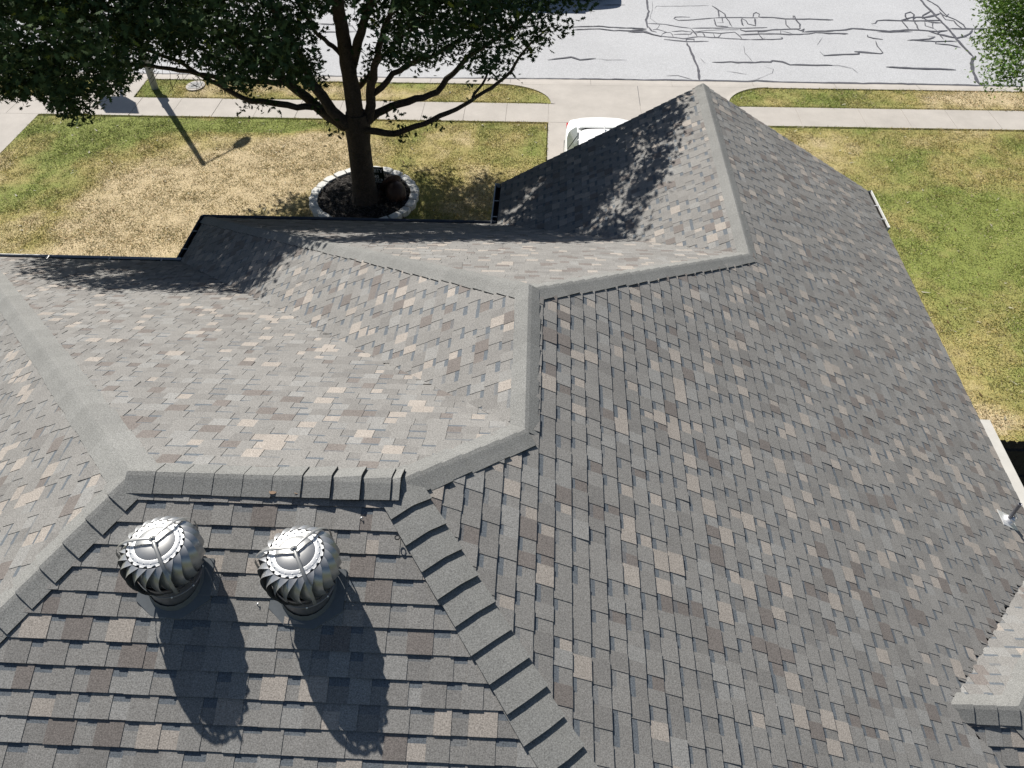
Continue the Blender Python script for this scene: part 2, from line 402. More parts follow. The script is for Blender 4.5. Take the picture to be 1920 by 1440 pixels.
mb.face([(K[0]+IN, K[1]-IN, zt), (KR[0]-IN, K[1]-IN, zt), (KR[0]-IN-.3, K[1]-IN, zt+.02), (F[0], F[1]-IN, F[2]-.25), (K[0]+IN+.3, K[1]-IN, zt+.02)])
mb.build('wall', M_BRICK, house)
mb = MB()   # garage door with raised panels on the front gable wall
gy = K[1]-IN; gx0, gx1 = K[0]+1.0, KR[0]-1.0
mb.box((gx0, gy-.02, 0), (gx1, gy+.03, 2.15))
for i in range(8):
    for j in range(4):
        a = gx0+.08+i*(gx1-gx0-.08)/8; mb.box((a, gy+.03, .07+j*.53), (a+(gx1-gx0)/8-.12, gy+.045, .07+j*.53+.4))
mb.build('garage_door', M_WHITE, house)
def window(x0, x1, y, z0, z1_, parent):
    f = MB()
    for a, b, c_, d in ((x0-.06, x1+.06, z0-.06, z0), (x0-.06, x1+.06, z1_, z1_+.06), (x0-.06, x0, z0, z1_), (x1, x1+.06, z0, z1_), ((x0+x1)/2-.02, (x0+x1)/2+.02, z0, z1_)): f.box((a, y, c_), (b, y+.05, d))
    o = f.build('window', M_WHITE, parent); g = MB(); g.box((x0, y+.003, z0), (x1, y+.02, z1_)); g.build('pane', M_GLASS, o)
window(AL[0]+1.0, AL[0]+2.3, AL[1]-IN, .9, 2.1, house); window(G[0]+1.2, G[0]+2.7, G[1]-IN, .8, 2.15, house)
mb = MB(); mb.box((W[0]-.9, G[1]-IN, 0), (W[0]+.05, G[1]-IN+.04, 2.05)); dr = mb.build('door', M_DARK, house)
mb = MB(); mb.lathe([(0, 0), (.03, .005), (.035, .03), (0, .05)], 12, (W[0]-.1, G[1]-IN+.06, 1.0)); mb.build('handle', M_BARE, dr)

def gutter(p, q, out, wd=.115, lipmat=M_WHITE, label=None, hang=.6, covered=False, inner=M_TROUGH):
    "K style trough hung along the eave p-q, outward direction out"
    p = np.array(p, float); q = np.array(q, float); o = np.array([*out, 0.]); t = unit(q-p); L = np.linalg.norm(q-p)
    p = p+[0, 0, -.005]; q = q+[0, 0, -.005]; z = np.array([0, 0, 1.])
    prof = [(0.012, -.012), (.012, -.10), (.075, -.10), (wd-.012, -.04), (wd-.006, -.004), (wd+.006, -.002), (wd+.008, -.02), (wd+.004, -.045), (.085, -.108), (0.006, -.108)]
    m_ = MB(); a = [p+o*x+z*y for x, y in prof]; b = [q+o*x+z*y for x, y in prof]
    for i in range(len(prof)-1):
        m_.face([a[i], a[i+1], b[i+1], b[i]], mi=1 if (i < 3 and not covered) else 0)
    for e in (a, b): m_.face([e[0], e[1], e[2], e[3], e[4]])
    if covered: m_.face([p+o*.0+z*.012, q+o*.0+z*.012, q+o*(wd+.02)+z*.006, p+o*(wd+.02)+z*.006]); m_.face([p+o*(wd+.02)+z*.006, q+o*(wd+.02)+z*.006, q+o*(wd+.02)-z*.05, p+o*(wd+.02)-z*.05])
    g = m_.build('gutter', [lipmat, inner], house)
    if label: tag(g, label)
    if hang:
        s = .25
        while s < L-.1:
            c0 = p+t*s; M = Matrix(((t[0], o[0], 0, c0[0]), (t[1], o[1], 0, c0[1]), (t[2], o[2], 1, c0[2]), (0, 0, 0, 1)))
            hb = MB(); hb.box((-.009, .0, -.012), (.009, wd, -.005), M=M); s += hang*random.uniform(.9, 1.1); hb.build('gutter_hanger', M_BARE, g)
    return g
M_LIP = mat('bronze_lip', (.16, .17, .19), .35, spec=.5)
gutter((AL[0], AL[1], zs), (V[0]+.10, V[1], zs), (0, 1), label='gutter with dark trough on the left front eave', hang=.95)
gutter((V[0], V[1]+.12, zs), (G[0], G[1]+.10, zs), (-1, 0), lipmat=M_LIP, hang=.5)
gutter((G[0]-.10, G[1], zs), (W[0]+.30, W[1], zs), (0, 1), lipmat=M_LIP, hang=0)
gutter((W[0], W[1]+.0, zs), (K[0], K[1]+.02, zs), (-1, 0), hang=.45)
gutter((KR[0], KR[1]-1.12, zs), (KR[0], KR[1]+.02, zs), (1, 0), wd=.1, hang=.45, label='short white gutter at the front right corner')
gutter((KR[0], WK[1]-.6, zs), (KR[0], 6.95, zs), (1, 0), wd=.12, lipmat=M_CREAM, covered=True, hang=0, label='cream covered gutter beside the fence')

# ------------------------------------------------------------------ turbine vents
HCV = .25
def make_turbine():
    root = thing('turbine_vent', (0, 0, 0), 'x', 'roof vent', 'turbine vents on the near roof slope')
    R = .222; hc = HCV; nv = 21
    def prof(s):   # s 0 top .. 1 bottom
        a = s*math.pi; z = .112*math.cos(.10+a*.88); r = .140+(R-.140)*math.sin(.10+a*.84)**.7
        return r, z
    m_ = MB(); dA = 2*math.pi/nv
    for k in range(nv):
        a0 = k*dA; rows = []
        for j in range(15):
            s = j/14; r, z = prof(s); row = []
            tw = -.34*math.sin(math.pi*s)**.9-.06*s; op = math.sin(math.pi*s)**.7
            for i in range(7):
                t = i/6; wid = dA*1.22
                rr = r*(1-.21*(1-t)*op)
                if t > .9: rr += .004*op
                an = a0+t*wid-dA*.22+tw; row.append((rr*math.cos(an), rr*math.sin(an), hc+z-.012*(1-t)*op))
            rows.append(row)
        m_.grid(rows)
        m_.grid([[(x*.994, y*.994, zz_-.001) for x, y, zz_ in r_] for r_ in rows])
    m_.lathe([(prof(j/10)[0]*.81, hc+prof(j/10)[1]*.95) for j in range(11)], 32, mi=1)  # core added inside the vanes to block light and keep the shadow solid
    m_.build('turbine_vane', [M_GALV, M_FLASH], root, smooth=True)
    m_ = MB()
    zt_ = hc+prof(0)[1]
    m_.lathe([(0, zt_+.026), (.03, zt_+.025), (.07, zt_+.019), (.10, zt_+.010), (.109, zt_+.006)], 48, mi=1)
    m_.lathe([(.109, zt_+.008), (.113, zt_+.008), (.118, zt_+.005), (.143, zt_+.004), (.144, zt_-.002)], 48)
    for k in range(nv):     # pointed tabs folded out over the vane tops
        an = (k+.35)*dA; h_ = dA*.50
        P_ = lambda r, a_, z: (r*math.cos(an+a_), r*math.sin(an+a_), zt_+z)
        m_.face([P_(.138, -h_, .005), P_(.138, h_, .005), P_(.151, h_*.45-.03, .002), P_(.153, -h_*.4-.03, .001)])
        m_.lathe([(0, .005), (.003, .004), (.0045, .0), (.004, -.002)], 8, (.130*math.cos(an), .130*math.sin(an), zt_+.006))
    m_.build('top_plate', [M_BARE, M_DISC], root, smooth=True)
    m_ = MB(); zl = hc+prof(1)[1]
    m_.lathe([(.168, zl+.01), (.172, zl+.004), (.172, zl-.012), (.161, zl-.018), (.160, .05), (.160, -.09)], 40)
    m_.lathe([(.1605, .045), (.164, .048), (.164, .057), (.1605, .06)], 40)
    for k in range(8):
        a = .3+k*math.pi/4; m_.lathe([(0, .006), (.005, .003), (.006, -.002)], 8, (.164*math.cos(a), .164*math.sin(a), .060), mi=1)
    m_.build('collar', [M_LEAD, M_BARE], root, smooth=True)
    # slope-following flashing plate
    sl = -sB
    m_ = MB(); out = [(-.2, .10), (-.205, -.13), (-.10, -.205), (.07, -.215), (.225, -.11), (.21, .10)]
    f3 = lambda x, y, o: (x, y, -sl*y+o)
    ring = [(.163*math.cos(a*math.pi/12), .172*math.sin(a*math.pi/12)*.98) for a in range(24)]
    top = [f3(x, y, .0165) for x, y in out]; m_.face(top[::-1]); 
    for i in range(len(out)):
        a, b = out[i], out[(i+1) % len(out)]; m_.face([f3(*a, .0165), f3(*b, .0165), f3(*b, 0), f3(*a, 0)])
    n = len(ring)
    for i in range(n):
        a, b = ring[i], ring[(i+1) % n]; m_.face([f3(*a, .05), f3(*b, .05), f3(b[0]*1.05, b[1]*1.05, .017), f3(a[0]*1.05, a[1]*1.05, .017)])
    m_.build('flashing', M_FLASH, root)
    # brace: three bent straps from a hub above the plate down to the collar
    m_ = MB(); top_z = hc+.162
    m_.lathe([(0, top_z+.012), (.006, top_z+.012), (.007, top_z+.004), (.018, top_z+.004), (.02, top_z-.002), (0, top_z-.003)], 12)
    for a in (62, 184, 304):
        a = math.radians(a); path = [(0.0, top_z), (.05, top_z+.001), (.09, hc+.155), (.15, hc+.140), (.195, hc+.112), (.228, hc+.07), (.246, hc+.02), (.244, hc-.04), (.224, hc-.09), (.197, hc-.12), (.172, hc-.14)]
        ca, sa = math.cos(a), math.sin(a); hw = .0095
        rr = [[(r*ca-sa*q, r*sa+ca*q, z) for q in (-hw, -hw*.6, hw*.6, hw)] for r, z in path]
        for row, (r, z) in zip(rr, path):
            row[1] = (row[1][0], row[1][1], row[1][2]+.0035); row[2] = (row[2][0], row[2][1], row[2][2]+.0035)
        m_.grid(rr)
    m_.build('bracket', M_BRK, root, smooth=True)
    return root
def on_plane(px, py, off):
    n = np.array([0, -sB, 1.]); dd = z1-sB*yr+off; d = FW+(px-960)/P['f']*RT-(py-720)/P['f']*UP
    return CAMP+d*((dd-n@CAMP)/(n@d))
t1 = make_turbine(); t2 = copy_tree(t1)
for t, pxy, lab, rz in ((t1, (304, 1040), 'metal turbine vent nearest the left hip of the near slope', 0), (t2, (562, 1058), 'metal turbine vent closer to the right hip, standing lower in view', -.06)):
    q = on_plane(*pxy, HCV); t.location = (q[0], q[1], z1-sB*(yr-q[1])); t.rotation_euler.z = rz; t['label'] = lab

# ------------------------------------------------------------------ plumbing vent pipe
def on_R(px, py):
    d = FW+(px-960)/P['f']*RT-(py-720)/P['f']*UP; return CAMP+d*((dR-nR@CAMP)/(nR@d))
q = on_R(1888, 977); root = thing('vent_pipe', tuple(q), 'slim grey plumbing vent pipe near the right eave', 'vent pipe')
m_ = MB(); m_.lathe([(.0215, -.04), (.0215, .32), (.0225, .325), (.017, .326), (.017, .24)], 20); m_.build('pipe', M_LEAD, root, smooth=True)
m_ = MB(); MM = Matrix.Rotation(math.atan(sR), 4, 'Y')
m_.lathe([(.024, .10), (.03, .085), (.045, .075), (.05, .05), (.058, .04), (.066, .02), (.085, .014)], 24, M=MM); m_.box((-.13, -.1, .010), (.12, .1, .0155), M=MM)
m_.build('flashing', M_BARE, root, smooth=False)
# nails and a ring lying on the shingles, leaves on the ridge
for (px, py, lab) in ((678, 972, 'bright roofing nail near the top right corner of the turbine slope'), (484, 1133, 'white roofing nail head between the two turbine vents')):
    q = on_plane(px, py, .014); m_ = MB(); MM = Matrix.Rotation(random.uniform(.4, 1.2), 4, 'Y'); m_.lathe([(0, .006), (.0065, .004), (.0065, .001), (.0022, .0), (.002, -.014), (0, -.02)], 10, M=MM)
    o = m_.build('roofing_nail', M_BARE, None, smooth=True); o.location = tuple(q+[0, 0, .006]); tag(o, lab, 'nail')
q = on_plane(745, 1008, .05); m_ = MB()
m_.tube([(.014*math.cos(a), .014*math.sin(a), 0) for a in np.linspace(0, 2*math.pi, 15)], .0035, 6, cap=False); o = m_.build('metal_ring', M_DARK, None, smooth=True); o.location = tuple(q); tag(o, 'small dark metal ring on the right rear hip caps', 'ring')
M_LEAF = mat('dry_leaf', (.22, .15, .10), .8)
for px, lab in ((513, 'curled dry leaf on the ridge, nearer the left vent'), (560, 'curled dry leaf on the ridge above the right vent')):
    q = on_plane(px, 922, .02); m_ = MB()
    m_.grid([[(.026*math.sin(s)*w_, .022*math.cos(s*1.0), .006*abs(w_)*math.sin(s)) for w_ in (-1, -.4, .4, 1)] for s in np.linspace(0, math.pi, 7)])
    o = m_.build('fallen_leaf', M_LEAF, None, smooth=True); o.location = tuple(q+[0, 0, .005]); o.rotation_euler.z = px; tag(o, lab, 'leaf')

# ------------------------------------------------------------------ ground, street, concrete
ys1, ys2, yk, yst, xdr = P['ys1'], P['ys2'], P['yk'], P['yst'], P['xdr']
NZ = Noise2(3); NZ2 = Noise2(5)
def gauss(x, y, cx, cy, sx, sy, rot=0):
    dx, dy = x-cx, y-cy; c_, s_ = math.cos(rot), math.sin(rot); u_ = dx*c_+dy*s_; v_ = -dx*s_+dy*c_
    return np.exp(-(u_/sx)**2-(v_/sy)**2)
DRY = [(445, 320, 3.3, 1.7, 1.0), (230, 440, 2.2, 1.6, .9), (330, 390, 2.5, 1.6, .8), (600, 270, 1.6, .8, .5), (905, 262, 1.1, .6, .35), (1500, 270, 1.1, .7, .45), (1850, 790, .7, .5, .8), (1560, 330, 1.3, 1.0, .4),
       (440, 165, 3.0, .5, .55), (700, 175, 2.5, .5, .55), (1850, 185, 2.2, .6, .75), (1790, 260, 1.5, .6, .3), (40, 300, .8, 1.0, .35), (60, 330, 1.5, .7, .3), (900, 390, 2, 1, .3), (1700, 600, .4, 2.0, .35)]
GRN = [(130, 300, 1.6, 2.2, .5), (1800, 390, 2.0, 1.4, .3), (1850, 540, 1.5, 2.0, .3), (1560, 230, 2, .6, .3), (430, 235, 2.5, .35, .9), (540, 240, 1.2, .35, .6), (280, 165, .7, .6, .8), (1480, 180, 2, .5, .35), (760, 300, .6, 2.2, .25), (1680, 300, .6, 1.5, .3)]
DRYW = [(*at(a, b, 0)[:2], c_, d, e) for a, b, c_, d, e in DRY]; GRNW = [(*at(a, b, 0)[:2], c_, d, e) for a, b, c_, d, e in GRN]
def lawn_col(x, y):
    n1 = NZ(x, y, 1.6, 4); n2 = NZ2(x, y, .45, 3); d = .30+(n1-.5)*1.0+(n2-.5)*.7
    for a, b, c_, e, k in DRYW: d = d+k*gauss(x, y, a, b, c_, e)
    for a, b, c_, e, k in GRNW: d = d-k*gauss(x, y, a, b, c_, e)
    d = np.clip(d, 0, 1)[:, None]
    g = np.array([.25, .285, .075]); mid = np.array([.42, .355, .14]); s = np.array([.60, .485, .30])
    c_ = np.where(d < .5, g+(mid-g)*(d/.5), mid+(s-mid)*((d-.5)/.5))
    return c_*(.88+.24*NZ2(x, y, .25, 2))[:, None]
def lawn(name, poly, step=.12, z=0.0):
    "flat sheet clipped to a convex-in-x polygon given by lower and upper y functions; here a list of (x, ylo, yhi)"
    xs = np.array([p[0] for p in poly]); lo = np.array([p[1] for p in poly]); hi = np.array([p[2] for p in poly])
    X = np.arange(xs[0], xs[-1]+step*.5, step); L = np.interp(X, xs, lo); U = np.interp(X, xs, hi); ny = max(4, int((hi-lo).max()/step))
    T = np.linspace(0, 1, ny); GX = np.repeat(X[:, None], ny, 1); GY = L[:, None]+(U-L)[:, None]*T[None]
    GZ = z+.02*(NZ(GX.ravel(), GY.ravel(), .8, 3).reshape(GX.shape)-.5)
    GZ[:, 0] = z-.05; GZ[:, -1] = z-.05
    Vv = np.stack([GX, GY, GZ], -1).reshape(-1, 3); a = len(X); idx = np.arange(a*ny).reshape(a, ny)
    Fq = np.stack([idx[:-1, :-1], idx[1:, :-1], idx[1:, 1:], idx[:-1, 1:]], -1).reshape(-1, 4)
    me = bpy.data.meshes.new(name); me.from_pydata(Vv.tolist(), [], Fq.tolist()); me.materials.append(M_SOIL)
    cc = Vv[Fq].mean(1); col = lawn_col(cc[:, 0], cc[:, 1])*.95
    at_ = me.attributes.new('Col', 'FLOAT_COLOR', 'FACE'); at_.data.foreach_set('color', np.concatenate([col, np.ones((len(col), 1))], 1).astype('f').ravel())
    o = bpy.data.objects.new(name, me); COL.objects.link(o); tag(o, kind='structure')
    return (xs, lo, hi)
def blades(name, regs, dens, label, win=None, skip=None):
    XY = []
    for xs, lo, hi in regs:
        x0, x1 = xs[0], xs[-1]; y0, y1 = lo.min(), hi.max()
        if win: x0, x1, y0, y1 = max(x0, win[0]), min(x1, win[1]), max(y0, win[2]), min(y1, win[3])
        n = int((x1-x0)*(y1-y0)*dens); x = RNG.uniform(x0, x1, n); y = RNG.uniform(y0, y1, n)
        k = (y > np.interp(x, xs, lo)+.0) & (y < np.interp(x, xs, hi)-.0)
        if skip is not None: k &= ~skip(x, y)
        XY.append(np.stack([x[k], y[k]], 1))
    XY = np.concatenate(XY); n = len(XY); x, y = XY[:, 0], XY[:, 1]
    clump = NZ2(x, y, .22, 2); h = RNG.uniform(.012, .038, n)*(.4+1.2*clump); wd = RNG.uniform(.005, .011, n); a = RNG.uniform(0, 2*np.pi, n); b = RNG.uniform(0, 2*np.pi, n); lean = RNG.uniform(.5, 2.4, n)*h
    base = np.stack([x, y, np.full(n, -.004)], 1); sd_ = np.stack([np.cos(a), np.sin(a), np.zeros(n)], 1)*wd[:, None]
    tip = base+np.stack([np.cos(b)*lean, np.sin(b)*lean, h], 1)
    Vv = np.stack([base-sd_, base+sd_, tip], 1).reshape(-1, 3).astype('f')
    col = lawn_col(x, y); j = RNG.uniform(.4, 1.65, n)[:, None]; warm = RNG.uniform(-1, 1, n)[:, None]
    col = np.clip(col*j*(1+warm*np.array([.16, -.02, -.12])), 0, .9)
    straw = RNG.random(n) < .10; col[straw] = np.array([.62, .52, .34])*RNG.uniform(.8, 1.15, straw.sum())[:, None]
    lit = RNG.random(n) < .0025; k3 = lit.sum(); V3 = Vv.reshape(n, 3, 3); cc0 = V3[lit].mean(1, keepdims=True); V3[lit] = cc0+(V3[lit]-cc0)*np.array([1.9, 1.9, .8]); V3[lit, :, 2] += .02; V3[lit, 0, :2] -= .012
    col[lit] = np.where(RNG.random(k3)[:, None] < .55, np.array([.16, .10, .05]), np.array([.62, .58, .46])); Vv = V3.reshape(-1, 3)
    me = bpy.data.meshes.new(name); me.vertices.add(3*n); me.vertices.foreach_set('co', Vv.ravel()); me.loops.add(3*n); me.loops.foreach_set('vertex_index', np.arange(3*n))
    me.polygons.add(n); me.polygons.foreach_set('loop_start', np.arange(0, 3*n, 3)); me.polygons.foreach_set('loop_total', np.full(n, 3)); me.update(calc_edges=True)
    at_ = me.attributes.new('Col', 'FLOAT_COLOR', 'FACE'); at_.data.foreach_set('color', np.concatenate([col, np.ones((n, 1))], 1).astype('f').ravel())
    me.materials.append(M_BLADE); o = bpy.data.objects.new(name, me); COL.objects.link(o); tag(o, label, 'grass', kind='stuff'); return o
# big ground sheet, street, far side
m_ = MB(); m_.box((-600, -600, -.6), (600, 900, -.13), col=(.13, .13, .04)); g = m_.build('ground', M_SOIL, attr=True); tag(g, kind='structure')
m_ = MB(); m_.face([(-80, yst, -.045), (80, yst, -.045), (80, yst+9.2, -.045), (-80, yst+9.2, -.045)]); g = m_.build('road', M_STREET); tag(g, kind='structure'); road = g
yfar = yst+9.2
m_ = MB(); m_.box((-80, yfar, -.3), (80, yfar+.55, .04)); m_.box((-80, yfar+2.2, -.3), (80, yfar+3.4, .0)); g = m_.build('far_curb', M_CONC); tag(g, kind='structure')
m_ = MB(); m_.box((-80, yfar+.55, -.3), (80, yfar+2.2, -.01), col=(.2, .2, .07)); m_.box((-80, yfar+3.4, -.3), (80, 90, -.01), col=(.2, .2, .07)); g = m_.build('far_lawn', M_SOIL, attr=True); tag(g, kind='structure')
# sidewalk slabs: one sheet per slab with thin open joints
XL, XR = -30, 26
def slabs(name, y0, y1, xs, z=0.0):
    m_ = MB()
    for a, b in zip(xs, xs[1:]):
        jj = random.uniform(-.003, .003); m_.box((a+.006, y0, -.12), (b-.006, y1, z+jj))
    m_.box((xs[0], y0+.01, -.125), (xs[-1], y1-.01, -.012)); o = m_.build(name, M_CONC); tag(o, kind='structure'); return o
step = 1.185
xl = [xdr-k*step for k in range(int((xdr-XL)/step), -1, -1)]
slabs('sidewalk', ys1, ys2, xl)
x_r = at(1384, 200, 0)[0]; j0 = at(1607, 202, 0)[0]; dj = at(1700, 215, 0)[0]-at(1620, 215, 0)[0]
dwe = at(1372, 196, 0)[0]
xs_ = [dwe, (dwe+j0)/2, j0]+[j0+k*1.2 for k in range(1, 16)]
slabs('sidewalk', ys1, ys2, xs_)
slabs('driveway', ys1, ys2, [xdr, (xdr+dwe)/2, dwe])
slabs('driveway', 11.2, ys1-.012, [xdr, (xdr+dwe)/2, dwe])
xn0, xn1 = -19.5, at(0, 288, 0)[0]
slabs('driveway', 10.5, ys1-.012, [xn0, (xn0+xn1)/2, xn1])
# curb with gutter pan, bending in at the driveway flares
def ell(cx, cy, rx, ry, a0, a1, n=14): return [(cx+rx*math.cos(math.radians(a0+(a1-a0)*i/n)), cy+ry*math.sin(math.radians(a0+(a1-a0)*i/n))) for i in range(n+1)]
ry = yk-ys2; rl = 1.7
xv1 = at(1031, 193, 0)[0]+.03; xv2 = at(1366, 196, 0)[0]
wx0, wx1 = at(168, 170, 0)[0], at(258, 170, 0)[0]
xw_top = at(277, 148, 0)[0]; xw_bot = at(250, 182, 0)[0]
m_ = MB(); segs = [XL]+[x for x in np.arange(XL+2.4, XR, 2.4)]+[XR]
for a, b in zip(segs, segs[1:]):
    m_.face([(a+.004, yk, 0), (b-.004, yk, 0), (b-.004, yk+.16, -.006), (a+.004, yk+.16, -.006)]); m_.face([(a+.004, yk+.16, -.006), (b-.004, yk+.16, -.006), (b-.004, yst+.004, -.04), (a+.004, yst+.004, -.04)])
m_.box((XL, yk, -.2), (XR, yst, -.046)); g = m_.build('kerb', M_CONC); tag(g, kind='structure')
# apron: fills between the two verges
m_ = MB()
Lc = ell(xv1-rl, ys2, rl, ry, 0, 90); Rc = ell(xv2+1.3, ys2, 1.3, ry, 180, 90)
ap = [(xdr, ys2)] + []
def strip(y0):
    return None
for (a, b) in zip(Lc, Lc[1:]): m_.face([(a[0], a[1], -.0), (a[0]+6, a[1], -.0), (b[0]+6, b[1], -.0), (b[0], b[1], -.0)]) if False else None
poly = [(x, y, -.002) for x, y in Lc]+[(x, y, -.002) for x, y in Rc[::-1]]
m_.face(poly[::-1]); mid = (xdr+dwe)/2
g = m_.build('driveway_apron', M_CONC); tag(g, kind='structure')
m_ = MB(); m_.box((mid-.006, ys2+.01, -.0025), (mid+.006, yk-.01, .0015)); m_.build('joint', M_TAR, g)
m_ = MB()   # concrete curb bead round the two flares
for cv, cx in ((Lc, xv1-rl), (Rc, xv2+1.3)):
    for a, b in zip(cv, cv[1:]):
        na = unit((a[0]-cx, (a[1]-ys2), 0)); nb = unit((b[0]-cx, (b[1]-ys2), 0))
        m_.face([(a[0]+na[0]*.12, a[1]+na[1]*.12, .003), (b[0]+nb[0]*.12, b[1]+nb[1]*.12, .003), (b[0], b[1], .014), (a[0], a[1], .014)])
        m_.face([(a[0], a[1], .014), (b[0], b[1], .014), (b[0], b[1], -.05), (a[0], a[1], -.05)])
g2 = m_.build('kerb', M_CONC); tag(g2, kind='structure')
m_ = MB(); m_.face([(wx0-.1, ys2, -.002), (xw_bot, ys2, -.002), (xw_top, yk, -.002), (wx0+.1, yk, -.002)]); g = m_.build('path', M_CONC); tag(g, kind='structure')
# lawns
yh = 8.0
E1 = .01
R1 = lawn('left_lawn', [(xn1, yh, ys1-E1), (xdr, yh, ys1-E1)])
R2 = lawn('right_lawn', [(dwe+.0, 6.0, ys1-E1), (XR, 6.0, ys1-E1)])
def verge_poly(cv, side, xe0, xe1):
    xs = sorted([p[0] for p in cv]); return xs
lv = [(xw_bot, ys2+.005, ys2+.03), (xw_top if xw_top > xw_bot else xw_bot+.05, ys2+.005, yk)]
if xw_top < xw_bot: lv = [(xw_top, yk-.02, yk), (xw_bot, ys2+.005, yk)]
R3 = lawn('left_verge', lv+[(x, ys2+.005, y) for x, y in Lc[::-1]], step=.08)
R4 = lawn('right_verge', [(x, ys2+.005, y) for x, y in Rc]+[(XR, ys2+.005, yk)], step=.08)
R5 = lawn('far_left_verge', [(XL, ys2+.005, yk), (wx0, ys2+.005, yk)], step=.12)
R6 = lawn('neighbour_lawn', [(XL, yh, ys1-E1), (xn0, yh, ys1-E1)], step=.2)
bed = at(683, 368, .08); bx, by, br = bed[0], bed[1], 1.22
inbed = lambda x, y: (x-bx)**2+(y-by)**2 < (br-.02)**2
blades('lawn_grass', [R1], 2300, 'mixed green and straw dry grass of the front lawn left of the driveway', win=(-17, 1, 12.2, 30), skip=inbed)
blades('lawn_grass', [R2], 2100, 'green grass of the lawn right of the house roof', win=(4, 15.5, 7.0, 30))
blades('verge_grass', [R3, R5], 2300, 'patchy grass strip between left sidewalk and kerb', win=(-17, 2, 18, 30))
blades('verge_grass', [R4], 2300, 'green grass strip between right sidewalk and kerb', win=(4, 17, 18, 30))

